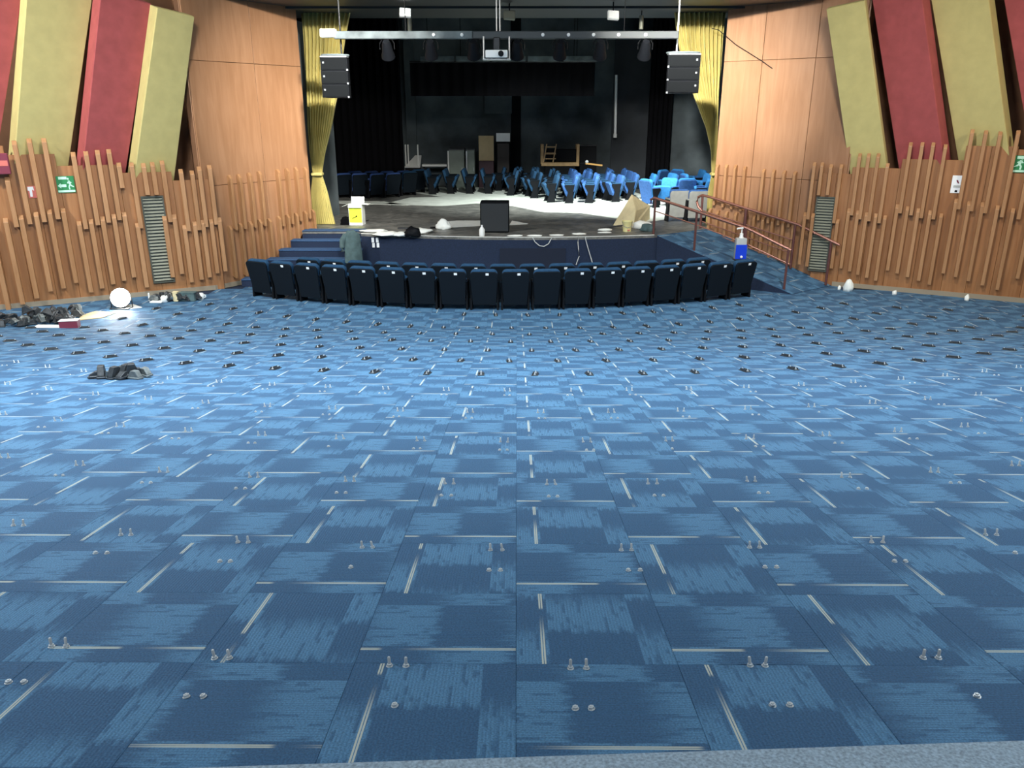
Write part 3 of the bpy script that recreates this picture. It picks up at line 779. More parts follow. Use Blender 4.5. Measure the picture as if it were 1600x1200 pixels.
# proscenium header above the soffit
struct(MB().box((0, 18.9, 4.4), (16.0, 0.08, 2.1)).build('wall_header', M['black']))
# dark side flats inside the opening
def flat_panel(name, label, m, p0, p1, z0, z1, t=0.05):
    W = Wall(p0, p1); base = W.P(W.L / 2, z0)
    root = thing(name, label, 'stage flat', base)
    mb = MB(); m2 = W.slab(MB(), 0, W.L, z0, z1, -t, 0); mb.add([Vector(v) - base for v in m2.v], m2.f); mb.build('flat_face', m, root)
    mb = MB()
    for s0, s1 in ((0, .06), (W.L - .06, W.L)):
        m2 = W.slab(MB(), s0, s1, z0, z1, -t - .04, -t); mb.add([Vector(v) - base for v in m2.v], m2.f)
    mb.build('flat_frame', M['black'], root)
    return root
q0 = on_z(516, 350, Z_STAGE)
flat_panel('stage_flat', 'narrow dark grey flat just inside the left curtain', M['dark_grey_wall'], (-4.75, 18.35), (-4.45, 19.9), Z_STAGE, 3.2)
flat_panel('stage_flat', 'dark grey wall flat with thin seams behind the right curtain', M['dark_grey_wall'], (4.95, 26.7), (7.4, 25.6), Z_STAGE, 4.4)
flat_panel('stage_flat', 'dark flat carrying the white tube on the right of the stage', mat('flat_blueblack', (0.016, 0.02, 0.025), .8, noise=.3, scale=1.5), (3.15, 27.4), (4.9, 26.9), Z_STAGE, 3.6)

# black drapes (legs and teaser) with folds
def drape(name, label, m, x0, x1, y, z0, z1, folds, amp, parent_cat='curtain'):
    root = thing(name, label, parent_cat, ((x0 + x1) / 2, y, z0))
    nx = folds * 8; V = []; 
    for k, off in enumerate((0, 0.012)):
        for j in (0, 1):
            for i in range(nx + 1):
                u = i / nx
                V.append((x0 + (x1 - x0) * u - (x0 + x1) / 2, amp * math.sin(u * folds * 2 * math.pi) + off, (z1 - z0) * j))
    n = nx + 1; Fc = []
    for i in range(nx):
        Fc += [(i, i + 1, n + i + 1, n + i), (2 * n + i, 3 * n + i, 3 * n + i + 1, 2 * n + i + 1), (i, 2 * n + i, 2 * n + i + 1, i + 1), (n + i, n + i + 1, 3 * n + i + 1, 3 * n + i)]
    Fc += [(0, n, 3 * n, 2 * n), (n - 1, 3 * n - 1, 4 * n - 1, 2 * n - 1)]
    mb = MB(); mb.add(V, Fc); mb.build('cloth', m, root, smooth=True)
    for sx in (-.4, .4): MB().tube([(sx * (x1 - x0), .006, z1 - z0 + .03), (sx * (x1 - x0), .006, 5.5 - z0)], .012, 6).build('suspension_cable', M['black_metal'], root)
    mb = MB(); mb.tube([((x0 - x1) / 2, 0.006, z1 - z0 + .03), ((x1 - x0) / 2, 0.006, z1 - z0 + .03)], 0.025, 8); mb.build('hanging_pipe', M['black_metal'], root)
    return root
xl0 = on_y(522, 200, 26.0).x; xl1 = on_y(629, 200, 26.0).x
drape('black_leg_drape', 'tall black drape closing the left side of the stage', M['black_drape'], xl0 - 1.0, xl1, 26.0, Z_STAGE + 0.02, 4.4, 14, 0.05)
xr0 = on_y(1012, 200, 25.9).x; xr1 = on_y(1049, 200, 25.9).x
drape('black_leg_drape', 'tall black drape on the right side of the stage', M['black_drape'], xr0, xr1, 25.9, Z_STAGE + 0.02, 4.4, 5, 0.05)
zt = on_y(790, 98, 24.0).z
drape('black_teaser_drape', 'black border drape hanging over the stage below its pale lit edge', M['black_drape'], on_y(640, 98, 24.0).x, on_y(930, 98, 24.0).x, 24.0, on_y(790, 150, 24.0).z, zt, 16, 0.04)
r0 = thing('lit_drape_edge', 'pale strip standing for the lit top edge of the black border drape', 'batten', (0, 23.9, zt))  # added strip, stands for light on the drape's top edge
xa, xb = on_y(655, 97, 23.9).x, on_y(935, 97, 23.9).x
for k in range(5):
    u0, u1 = xa + (xb - xa) * k / 5 + .03, xa + (xb - xa) * (k + 1) / 5 - .03
    MB().box(((u0 + u1) / 2, 0, 0.10), (u1 - u0, 0.10, 0.14)).build('lit_edge_section', M['alu'], r0, bevel=.01)
for sx in (-1.6, 1.6): MB().tube([(sx, 0, .15), (sx, 0, 5.49 - zt)], .012, 6).build('suspension_cable', M['black_metal'], r0)
# hanging grey panel and column on the back wall
p = on_y(778, 160, 28.2)
r0 = thing('suspended_board', 'square dark grey panel hanging in front of the stage back wall', 'panel', (p.x, 28.3, p.z - .35))
MB().box((0, 0, .35), (0.95, .06, .72)).build('panel_face', M['dark_grey_wall'], r0, bevel=.01); MB().tube([(0, 0, .7), (0, 0, 1.7)], .02).build('hanger', M['black_metal'], r0)
p = on_y(806, 200, 28.3)
MBc = MB().box((p.x, 28.42, 2.0), (0.34, .16, 6.1)); o = struct(MBc.build('trim_3', M['black']))
# upright strip added for the pale edge of the left drape
p = on_y(640, 130, 28.3)
r0 = thing('drape_edge_strip', 'narrow upright strip standing in for the pale edge of the black left drape', 'column', (p.x, 28.36, Z_STAGE))
MB().box((0, 0, 2.75), (0.34, .16, 5.5)).build('shaft', M['dark_grey_wall'], r0, bevel=.01); MB().box((0, 0, .06), (.42, .24, .12)).build('foot', M['black'], r0)

# white tube on the right flat
a = on_y(963, 117, 27.0); b = on_y(961, 215, 27.0)
r0 = thing('white_tube', 'long white tube hanging upright on the dark right flat', 'tube', (b.x, 27.0, b.z))
MB().tube([(0, 0, .12), (a.x - b.x, 0, a.z - b.z)], .045, 10).build('tube_body', M['white'], r0, smooth=True)
MB().tube([(0, 0, 0), (0, 0, .12)], .06, 10).build('end_cap', M['white'], r0, smooth=True)

# pale underlay sheets on the stage floor
def sheet(name, label, m, pix, cat='sheet', t=0.006, zoff=0.0):
    P = [on_z(x, y, Z_STAGE + zoff) for x, y in pix]; c = sum(P, Vector()) / len(P); c.z = Z_STAGE + zoff
    o = MB().prism([p - c for p in P], (0, 0, t)).build(name, m)
    o.location = c + Vector((0, 0, .001)); tag(o, label, cat); return o
sheet('underlay_sheet', 'large pale sheet covering the stage floor among the stored seats', M['pale_floor'],
      [(600, 319), (690, 322), (745, 318), (800, 322), (850, 332), (905, 333), (960, 341), (1010, 347), (1040, 343), (1045, 318), (990, 300), (860, 293), (640, 293), (640, 300), (692, 308), (640, 309), (620, 314)])
sheet('underlay_sheet', 'narrow pale strip of sheet before the left stored seats', M['pale_floor'], [(527, 318), (600, 320), (640, 321), (600, 315), (527, 314)])
sheet('underlay_sheet', 'pale sheet lying left of the black cabinet on the stage', M['paper'], [(680, 352), (700, 356), (752, 353), (752, 345), (715, 345), (690, 347)], zoff=.002)
sheet('underlay_sheet', 'pale sheet strip right of the black cabinet on the stage', M['paper'], [(796, 352), (825, 350), (800, 345)], zoff=.002)

# ------------------------------------------------------------------ gold curtains
def gold_curtain(label, rows, side):
    """rows: (pixel y, pixel x of the inner edge, pixel x of the outer edge)"""
    Y = 17.95; pts = [(on_y(xi, yy, Y), on_y(xo, yy, Y)) for yy, xi, xo in rows]
    # resample in z
    zs = [p[0].z for p in pts]
    def at(z):
        for k in range(len(zs) - 1):
            if zs[k] >= z >= zs[k + 1]:
                t = (zs[k] - z) / (zs[k] - zs[k + 1]); return pts[k][0].x * (1 - t) + pts[k + 1][0].x * t, pts[k][1].x * (1 - t) + pts[k + 1][1].x * t
        return pts[-1][0].x, pts[-1][1].x
    z1, z0 = zs[0], Z_STAGE + 0.015
    base = Vector((pts[-1][1].x, Y, Z_STAGE)); root = thing('gold_curtain', label, 'curtain', base)
    nz, nx, folds = 48, 110, 11; V = []
    for off in (0, 0.01):
        for j in range(nz + 1):
            z = z1 + (z0 - z1) * j / nz; xi, xo = at(z)
            wd = abs(xi - xo)
            for i in range(nx + 1):
                u = i / nx
                amp = 0.05 + 0.03 * math.sin(3 * u + j * .05)
                ph = u * folds * 2 * math.pi + 0.5 * math.sin(j * 0.11 + u * 5)
                V.append((xo + (xi - xo) * u - base.x, amp * math.sin(ph) * min(1, wd + .35) + off, z - base.z))
    n = nx + 1; N = n * (nz + 1); Fc = []
    for j in range(nz):
        for i in range(nx):
            a = j * n + i; Fc += [(a, a + 1, a + n + 1, a + n), (N + a, N + a + n, N + a + n + 1, N + a + 1)]
        Fc += [(j * n, (j + 1) * n, N + (j + 1) * n, N + j * n), (j * n + nx, N + j * n + nx, N + (j + 1) * n + nx, (j + 1) * n + nx)]
    for i in range(nx): Fc += [(i, N + i, N + i + 1, i + 1), (nz * n + i, nz * n + i + 1, N + nz * n + i + 1, N + nz * n + i)]
    mb = MB(); mb.add(V, Fc); mb.build('cloth', M['curtain'], root, smooth=True)
    zt = on_y(500, 272, Y).z; xi, xo = at(zt)
    MB().box(((xi + xo) / 2 - base.x, 0.0, zt - base.z), (abs(xi - xo) + .05, .2, .07)).build('tie_band', M['curtain'], root, bevel=.02)
    return root
gold_curtain('gold stage curtain tied back at the left of the stage', [(14, 549, 470), (60, 540, 474), (150, 527, 478), (200, 518, 480), (240, 508, 484), (272, 503, 489), (300, 512, 486), (330, 519, 488), (358, 526, 490)], -1)
gold_curtain('gold stage curtain brightly lit at the right of the stage', [(9, 1052, 1135), (60, 1058, 1130), (100, 1066, 1128), (150, 1084, 1124), (200, 1103, 1122), (235, 1111, 1121), (272, 1112, 1120), (300, 1106, 1122), (345, 1103, 1124)], 1)

# ------------------------------------------------------------------ auditorium seats
def outline(w0, w1, h, r, n=5):
    P = [(-w0 / 2, 0), (w0 / 2, 0), (w1 / 2, h - r)]
    P += [(w1 / 2 - r + r * math.cos(a), h - r + r * math.sin(a)) for a in [math.pi / 2 * k / n for k in range(1, n + 1)]]
    P += [(-w1 / 2 + r - r * math.sin(a), h - r + r * math.cos(a)) for a in [math.pi / 2 * k / n for k in range(0, n + 1)]]
    return P
def make_seat(name, label, fabric, shell, tilt=11, pan=14, tagged=True, group=None, legs=True):
    root = thing(name, label, 'seat', (0, 0, 0), 0, group)
    rx = Matrix.Rotation(R(tilt), 3, 'X')
    def slab(pts, y0, y1, m3, off):
        mb = MB(); P = [m3 @ Vector((x, y0, z)) + Vector(off) for x, z in pts]; mb.prism(P, m3 @ Vector((0, y1 - y0, 0))); return mb
    # local: the sitter faces +Y
    slab(outline(.41, .485, .62, .06), -0.035, 0.0, rx, (0, 0, .10)).build('back_shell', shell, root, bevel=.006)
    slab([(x, z + .22) for x, z in outline(.41, .475, .425, .08)], 0.001, 0.085, rx, (0, 0, .10)).build('backrest', fabric, root, smooth=True, bevel=.018)
    rp = Matrix.Rotation(R(-pan), 3, 'X')
    slab(outline(.40, .43, .38, .06), 0.0, 0.08, rp, (0, .075, .20)).build('seat_pan', fabric, root, smooth=True, bevel=.02)
    for sx in (-1, 1):
        mb = MB(); x0 = sx * .236 - .018
        mb.prism([(x0, -.03, 0), (x0, .22, 0), (x0, .20, .03), (x0, .12, .30), (x0, .22, .46), (x0, .20, .50), (x0, -.06, .50), (x0, -.02, .28)], (.036, 0, 0)); mb.build('side_standard', M['black_plastic'], root, bevel=.005)
        MB().box((sx * .236, .07, .518), (.045, .28, .035)).build('armrest', shell, root, bevel=.01)
    if tagged:
        q = rx @ Vector((0.06, -0.037, .585)) + Vector((0, 0, .10))
        MB().box(q, (.055, .004, .04), rx).build('number_plate', M['sign_white'], root)
    return root
def arc_pt(cx, yc, rad, ang): return cx + rad * math.sin(ang), yc - rad * math.cos(ang)
ARC_X, ARC_R, ARC_Y = -0.30, 10.9, 13.62 + 10.9
base_seat = make_seat('auditorium_seat', '', M['seat_fabric'], M['seat_shell'])
base_plain = make_seat('auditorium_seat', '', M['seat_fabric'], M['seat_shell'], tagged=False)
def place_row(n, rad, a0, a1, row_txt, group, untagged):
    for i in range(n):
        a = a0 + (a1 - a0) * i / (n - 1)
        x, y = arc_pt(ARC_X, ARC_Y, rad, a)
        lab = 'dark blue auditorium seat, %s from the left in the %s' % (ORD[i], row_txt)
        dup(base_plain if i in untagged else base_seat, (x, y, Z_FLAT), (0, 0, a), lab, group)
aL = -math.asin(4.52 / ARC_R); aR = math.asin(4.52 / ARC_R)
place_row(18, ARC_R, aL, aR, 'curved row nearest the camera', 'seats of the rear curved row', {0, 10})
place_row(15, ARC_R - .52, -math.asin(3.62 / (ARC_R - .52)), math.asin(3.70 / (ARC_R - .52)), 'curved row nearest the stage', 'seats of the front curved row', {2, 7, 12})
def remove_tree(o):
    for ch in list(o.children): remove_tree(ch)
    bpy.data.objects.remove(o)
remove_tree(base_seat); remove_tree(base_plain)

# seats stored on the stage
st_seat = make_seat('stored_seat', '', M['seat_blue_lit'], M['seat_fabric'], tilt=16, pan=24, tagged=False)
st_dark = make_seat('stored_seat', '', M['seat_fabric'], M['seat_shell'], tilt=16, pan=24, tagged=False)
st_shaded = make_seat('stored_seat', '', M['seat_shaded'], M['seat_shell'], tilt=18, pan=10, tagged=False)
st_bright_lit = make_seat('stored_seat', '', M['seat_bright_lit'], M['seat_blue_lit'], tilt=14, pan=20, tagged=False)
st_grey_lit = make_seat('stored_seat', '', M['seat_blue_lit'], M['seat_grey_lit'], tilt=10, pan=12, tagged=False)
rnd = random.Random(3)
# right block: files of seats seen from the side, facing left
files = [(806, 306, 4, st_dark), (834, 310, 5, st_dark), (864, 317, 6, st_dark), (895, 318, 6, st_seat), (926, 318, 6, st_seat), (957, 316, 6, st_seat), (987, 313, 5, st_seat)]  # left files dark, right files bright: stage light put into the fabric
for fi, (px, py, nd, src) in enumerate(files):
    p = on_z(px, py, Z_STAGE)
    for k in range(nd):
        lab = 'folded blue seat, %s back in the %s file of the right stage block' % (ORD[k], ORD[fi])
        dup(src, (p.x + rnd.uniform(-.13, .13), p.y + .22 + .64 * k + rnd.uniform(-.04, .04), Z_STAGE + .008), (0, 0, R(90 + rnd.uniform(-11, 11))), lab, 'seats stored in the right block on the stage')
# middle block: facing right
for fi, (px, py) in enumerate([(672, 304), (701, 303), (730, 303), (759, 303)]):
    p = on_z(px, py, Z_STAGE)
    for k in range(2):
        dup(st_dark, (p.x, p.y + .2 + .62 * k, Z_STAGE + .008), (0, 0, R(-90 + rnd.uniform(-3, 3))), 'folded dark seat, %s from left in the %s line amid the stage' % (ORD[fi], ['nearer', 'farther'][k]), 'seats stored in the middle of the stage')
# a short line near the back centre
for fi, px in enumerate([782, 808, 834]):
    p = on_z(px, 298, Z_STAGE)
    dup(st_dark, (p.x, p.y + .2, Z_STAGE + .008), (0, 0, R(90 + rnd.uniform(-10, 10))), 'dark stored seat, %s from the left in the line before the back cabinet' % ORD[fi], 'seats stored before the back wall')
# left block: backs turned, leaning
for fi, (px, py) in enumerate([(533, 311), (559, 311), (585, 311), (611, 310), (637, 307)]):
    p = on_z(px, py, Z_STAGE)
    for k in range(2):
        dup(st_shaded if fi < 4 else st_dark, (p.x + .18 * k, p.y + .25 + .86 * k, Z_STAGE + .008), (0, 0, R(38 + rnd.uniform(-6, 6))), 'blue seat turned away, %s from left in the %s line left on stage' % (ORD[fi], ['nearer', 'farther'][k]), 'seats stored at the left of the stage')
# brightly lit jumble behind the ramp, its light put into the fabric colour
jx = [(1012, 324), (1042, 322), (1070, 322), (1098, 323), (1014, 312), (1044, 311), (1072, 312), (1100, 312), (1030, 303), (1060, 302), (1090, 303)]
for fi, (px, py) in enumerate(jx):
    p = on_z(px, py, Z_STAGE)
    dup(st_bright_lit, (p.x, p.y, Z_STAGE + .008), (0, 0, R(rnd.choice([60, 100, -70, 20, 150]) + rnd.uniform(-20, 20))), 'brightly lit blue stored seat, %s in the jumble behind the ramp from its front left' % ORD[fi], 'jumble of brightly lit blue seats behind the ramp')
for (px, py, lab) in ((1058, 346, 'blue seat, back greyed by light, behind the handrail top, the left of two'), (1087, 347, 'blue seat, back greyed by light, behind the handrail top, the right of two')):
    p = on_z(px, py, Z_STAGE)
    dup(st_grey_lit, (p.x, p.y, Z_STAGE + .002), (0, 0, R(8)), lab, 'seats with backs greyed by light by the ramp')
for s_ in (st_seat, st_shaded, st_dark, st_bright_lit, st_grey_lit): remove_tree(s_)

# ------------------------------------------------------------------ handrails
def vertical_plane_pt(px, py, p0, p1):
    d = Vector((p1.x - p0.x, p1.y - p0.y, 0)); n = Vector((-d.y, d.x, 0)).normalized()
    return on_plane(px, py, p0, n)
nd = Vector((rB.x - rA.x, rB.y - rA.y, 0)).normalized() * 0.06
nA, nD = rA + nd, rD + nd
np_ = lambda x, y: vertical_plane_pt(x, y, nA, nD)
def ramp_z(p, a, b):
    d = Vector((b.x - a.x, b.y - a.y)); t = max(-.1, min(1, (Vector((p.x, p.y)) - Vector((a.x, a.y))).dot(d) / d.length_squared)); return max(Z_FLAT, min(Z_STAGE, a.z + (b.z - a.z) * t))
root = thing('handrail', 'copper coloured handrail along the open side of the ramp', 'handrail', nA)
def seg(name, pts, r, m=M['rail'], n=8): 
    MB().tube([p - root.location for p in pts], r, n).build(name, m, root, smooth=True)
seg('top_rail', [np_(1017, 318), np_(1017, 312), np_(1022, 309), np_(1060, 321), np_(1168, 357), np_(1236, 391)], .028)
seg('middle_rail', [np_(1024, 330), np_(1090, 352), np_(1168, 382), np_(1234, 413)], .012)
for px, py in ((1024, 312), (1089, 331), (1166, 357), (1232, 390)):
    t = np_(px, py); g = ramp_z(t, rA, rD); seg('post', [Vector((t.x, t.y, g)), t], .024, M['rail_dark'])
fa = WRA.P(0, 0, .16); fb = WRA.P(WRA.L, 0, .16)
fp = lambda x, y: vertical_plane_pt(x, y, fa, fb)
root = thing('handrail', 'copper coloured handrail with looped end along the timber wall', 'handrail', fp(1095, 355))
seg('top_rail', [fp(1097, 329), fp(1091, 323), fp(1089, 315), fp(1091, 308), fp(1097, 305), fp(1110, 308), fp(1247, 351), fp(1312, 383)], .028)
seg('middle_rail', [fp(1097, 329), fp(1242, 376)], .014); seg('lower_rail', [fp(1097, 346), fp(1237, 396)], .012); seg('bottom_rail', [fp(1097, 358), fp(1234, 413)], .010)
for px, py in ((1098, 306), (1166, 326), (1243, 350), (1299, 377)):
    t = fp(px, py); g = ramp_z(t, rB, rC); seg('post', [Vector((t.x, t.y, g)), t], .026 if px != 1166 else .035, M['rail_dark'])

# hand gel bottle on a stand beside the last seat
p = on_z(1155, 428, Z_FLAT + .25); 
p = on_y(1155, 405, 15.35); zg = p.z
g = Vector((p.x, 15.35, Z_FLAT))
dr = (Vector((rD.x, rD.y)) - Vector((rA.x, rA.y))); tt = (Vector((g.x, g.y)) - Vector((rA.x, rA.y))).dot(dr) / dr.length_squared
root = thing('gel_dispenser', 'clear pump bottle with blue label standing behind the last seat on the right', 'dispenser', (g.x, g.y, Z_FLAT))
hz = zg - Z_FLAT
MB().tube([(0, 0, 0.02), (0, 0, hz)], .02, 8).build('stand_pole', M['black_metal'], root); MB().lathe([(.13, 0), (.13, .02), (.03, .03)], 16).build('stand_foot', M['black_metal'], root)
MB().box((0, 0, hz - .005), (.24, .2, .012)).build('stand_plate', M['black_metal'], root)
MB().box((0, 0, hz + .21), (.21, .15, .42)).build('bottle', M['clear'], root, smooth=True, bevel=.03)
b_ = MB().box((0, -.079, hz + .155), (.214, .008, .28)).build('label_sheet', M['blue_label'], root)
MB().lathe([(.025, 0), (.025, .02), (.018, .028)], 12, (0.01, -.086, hz + .06), Matrix.Rotation(R(90), 3, 'X')).build('label_spot', M['sign_white'], b_)
MB().lathe([(.05, hz + .415), (.035, hz + .45), (.035, hz + .50), (.012, hz + .51), (.012, hz + .60)], 12).build('neck', M['white'], root, smooth=True)
MB().tube([(0.02, 0, hz + .605), (-.09, -.02, hz + .60), (-.10, -.02, hz + .585)], .016, 8).build('pump_head', M['white'], root, smooth=True)

# ------------------------------------------------------------------ rigging above the apron
YT = 15.3
a = on_y(522, 55, YT); b = on_y(1060, 57, YT)
zt = a.z
root = thing('lighting_bar', 'long grey lighting bar hung in front of the stage', 'lighting bar', ((a.x + b.x) / 2, YT, zt))
hx = (b.x - a.x) / 2; cxm = (a.x + b.x) / 2
MB().box((-hx / 2 - .3, 0, 0), (hx - .6, .10, .13)).build('bar_section', M['alu'], root, bevel=.012)
MB().box((hx / 2 - .3, 0, 0), (hx + .6, .10, .13)).build('bar_section', mat('bar_dark', (.035, .042, .045), .5, metal=.2), root, bevel=.012)
for px in (634, 776, 975):
    q = on_y(px, 50, YT); n_ = 2 if px == 776 else 1
    for k in range(n_): MB().tube([(q.x - cxm + .06 * k, 0, .06), (q.x - cxm + .06 * k, 0, Z_TOP - zt - .003)], .012 if n_ == 2 else .008, 6).build('suspension_cable', M['steel'] if n_ == 2 else M['black_metal'], root)
for px in (678, 722, 848, 888, 927, 966, 1008):
    q = on_y(px, 55, YT); MB().lathe([(.03, 0), (.03, .02), (.015, .03)], 10, (q.x - cxm, -.05, 0), Matrix.Rotation(R(90), 3, 'X')).build('clamp_bolt', M['white'], root)
# grey-white junction box at the left end
q = on_y(513, 52, YT)
r0 = thing('junction_box', 'white box on the left end of the lighting bar', 'box', (q.x, YT, q.z - .07))
MB().box((0, 0, .07), (.28, .14, .14)).build('case', M['white'], r0, bevel=.01); MB().box((0, -.072, .07), (.24, .006, .10)).build('cover', M['sign_white'], r0, bevel=.002)
# spot cans
for i, px in enumerate((605, 673, 740, 808, 875, 938, 1008)):
    q = on_y(px, 77, YT); r0 = thing('stage_spotlight', 'black stage spotlight, %s from the left under the lighting bar' % ORD[i], 'spotlight', (q.x, YT, q.z), 0, 'spotlights under the lighting bar')
    rm = Matrix.Rotation(R(-140), 3, 'X')
    MB().lathe([(.06, -.16), (.085, -.10), (.10, .05), (.12, .12), (.125, .16)], 16, (0, 0, 0), rm).build('lamp_can', M['black_plastic'], r0, smooth=True)
    MB().lathe([(.10, .158), (.10, .164)], 16, (0, 0, 0), rm).build('lens', M['black_metal'], r0)
    yk = MB(); yk.tube([(-.13, 0, 0), (-.13, 0, .10), (-.08, 0, .17), (.08, 0, .17), (.13, 0, .10), (.13, 0, 0)], .011, 6); yk.build('yoke', M['black_metal'], r0)
    MB().box((0, 0, zt - q.z - .085 - (zt - q.z - .255) / 2), (.05, .05, max(.03, zt - q.z - .235))).build('clamp', M['black_metal'], r0)
# projector in its cage
q = on_y(776, 82, YT - .05); r0 = thing('projector', 'white projector in a metal cage at the middle of the lighting bar', 'projector', (q.x, YT - .02, q.z - .1))
MB().box((0, 0, .07), (.40, .34, .13)).build('body', M['white'], r0, smooth=True, bevel=.02)
MB().lathe([(.05, 0), (.05, .05)], 14, (.08, -.17, .07), Matrix.Rotation(R(90), 3, 'X')).build('lens', M['black_plastic'], r0)
for sx in (-.23, .23):
    MB().tube([(sx, -.1, -.02), (sx, -.1, .36)], .014, 6).build('cage_bar', M['steel'], r0); MB().tube([(sx, .1, -.02), (sx, .1, .36)], .014, 6).build('cage_bar', M['steel'], r0)
MB().box((0, .0, -.02), (.5, .3, .015)).build('cage_tray', M['steel'], r0)
MB().box((0, -.02, .24), (.12, .12, .22)).build('mount', M['black_metal'], r0, bevel=.01)
# loudspeaker arrays
def speaker_array(label, px, py0, py1, wpx, flip):
    Y = 15.5; a = on_y(px - wpx / 2, py0, Y); b = on_y(px + wpx / 2, py1, Y)
    wd, ht = b.x - a.x, a.z - b.z
    root = thing('loudspeaker_array', label, 'loudspeaker', ((a.x + b.x) / 2, Y, b.z))
    for k in range(3):
        z0 = ht * k / 3 + .001; z1 = ht * (k + 1) / 3 - .001; tilt = Matrix.Rotation(R(2 * (2 - k)), 3, 'X')
        bx = MB().prism([(-wd / 2, -.18, z0), (wd / 2, -.18, z0), (wd * .40, .25, z0), (-wd * .40, .25, z0)], (0, 0, z1 - z0)).build('speaker_box', M['black_plastic'], root, bevel=.008)
        MB().box((0, -.186, (z0 + z1) / 2), (wd * .94, .012, (z1 - z0) * .84)).build('grille', M['black'], bx)
        MB().box((-flip * wd * .38, -.195, (z0 + z1) / 2 + .02), (.03, .008, .03)).build('badge', M['steel'], bx)
        MB().box((flip * (wd / 2 - .005), -.19, z0 + .01), (.03, .03, .03)).build('hinge_pin', M['steel'], bx)
    fb = MB()
    fb.tube([(wd / 2 * math.cos(t * math.pi / 8), -.02 + .2 * math.sin(t * math.pi / 8), ht + .035) for t in range(17)], .018, 6, cap=False)
    fb.box((0, -.02, ht + .03), (wd * .98, .06, .03)); fb.build('fly_frame', M['alu'], root)
    MB().box((0, -.10, ht + .005), (wd * .98, .2, .018)).build('top_plate', M['steel'], root)
    MB().tube([(flip * .12, 0, ht + .04), (flip * .12, 0, Z_TOP - b.z)], .016 if flip > 0 else .014, 8).build('hanging_post', M['black_metal'] if flip > 0 else M['white'], root)
    return root
speaker_array('black loudspeaker array hanging before the left curtain', 526, 90, 153, 46, 1)
speaker_array('black loudspeaker array hanging before the right curtain', 1065, 86, 146, 46, -1)
# floodlights below the soffit
for (px, py, lab, dy) in ((633, 20, 'small bright floodlight under the soffit on the left', 16.6), (958, 24, 'small white floodlight under the soffit on the right', 16.6), (796, 24, 'grey floodlight under the soffit near the middle cables', 16.8)):
    q = on_y(px, py, dy); r0 = thing('floodlight', lab, 'floodlight', (q.x, dy, q.z))
    rt = Matrix.Rotation(R(-20), 3, 'X') @ Matrix.Rotation(R(10), 3, 'Z')
    MB().box((0, 0, 0), (.22, .07, .17), rt).build('housing', M['white'] if px != 796 else M['vent_slat'], r0, bevel=.01)
    MB().box(rt @ Vector((0, -.04, 0)), (.19, .008, .14), rt).build('glass', M['flood_face'] if px == 633 else M['white'] if px == 958 else M['vent_slat'], r0)
    MB().tube([(0, 0, .08), (0, .02, 3.34 - q.z)], .012, 6).build('bracket', M['black_metal'], r0)
for px, py in ((640, 39), (1002, 35)):
    q = on_y(px, py, 17.6); r0 = thing('tube_fitting', 'short grey tube fitting under the soffit, %s one' % ('left' if px < 800 else 'right'), 'fitting', (q.x, 17.6, q.z - .13))
    MB().tube([(0, 0, 0), (0, 0, .26)], .045, 10).build('body', M['vent_slat'], r0, smooth=True); MB().tube([(0, 0, .26), (0, 0, 3.3 - q.z + .13)], .01, 6).build('stem', M['black_metal'], r0)
# thin stay wires on the right wall
r0 = thing('stay_wire', 'thin dark cable crossing from the right curtain to the plywood wall', 'cable', WRA.P(WRA.L - .1, WRA.hit(1123, 47, .02)[1], .02))
P = [WRA.P(*WRA.hit(x, y, .02), .02) - r0.location for x, y in ((1112, 44), (1123, 47), (1150, 70), (1190, 95), (1207, 107))]
MB().tube(P, .008, 6).build('wire', M['black_metal'], r0)

# ------------------------------------------------------------------ things at the back of the stage
YB = 27.6
def backthing(name, label, cat, px, py): 
    p = on_z(px, py, Z_STAGE); return p
def at_back(px, y=YB): return on_y(px, 300, y).x
# upturned white table
x0, x1 = at_back(634), at_back(658); zt_ = on_y(646, 262, YB).z; z2 = on_y(646, 245, YB).z; z3 = on_y(646, 226, YB).z
r0 = thing('upturned_table', 'white table turned over with its legs pointing up', 'table', ((x0 + x1) / 2, YB, Z_STAGE)); cx_ = (x0 + x1) / 2
MB().prism([(x0 - cx_, 0, zt_ - Z_STAGE), (x1 - cx_, 0, zt_ - Z_STAGE), (x1 - cx_, .5, z2 - Z_STAGE), ((x0 + x1) / 2 - cx_ + .05, .5, z2 - Z_STAGE)], (0, -.02, .03)).build('table_top', M['white'], r0)
for px in (636, 640, 655): MB().tube([(at_back(px) - cx_, .05, zt_ - Z_STAGE), (at_back(px) - cx_, .05, z3 - Z_STAGE)], .025, 6).build('leg', M['white'], r0)
MB().box((0, .2, (zt_ - Z_STAGE) / 2), (.5, .4, zt_ - Z_STAGE)).build('support_box', M['black_plastic'], r0, bevel=.01)
# white bench board
x0, x1 = at_back(662), at_back(700); z = on_y(680, 258, YB).z - Z_STAGE
r0 = thing('white_bench', 'low table with a white edge beside the upturned table', 'table', ((x0 + x1) / 2, YB, Z_STAGE))
MB().box((0, 0, z), (x1 - x0, .4, .07)).build('top', M['white'], r0, bevel=.006)
for sx in (-1, 1):
    for sy in (-.15, .15): MB().box((sx * (x1 - x0) * .45, sy, z / 2 - .02), (.04, .04, z - .04)).build('leg', M['black_metal'], r0)
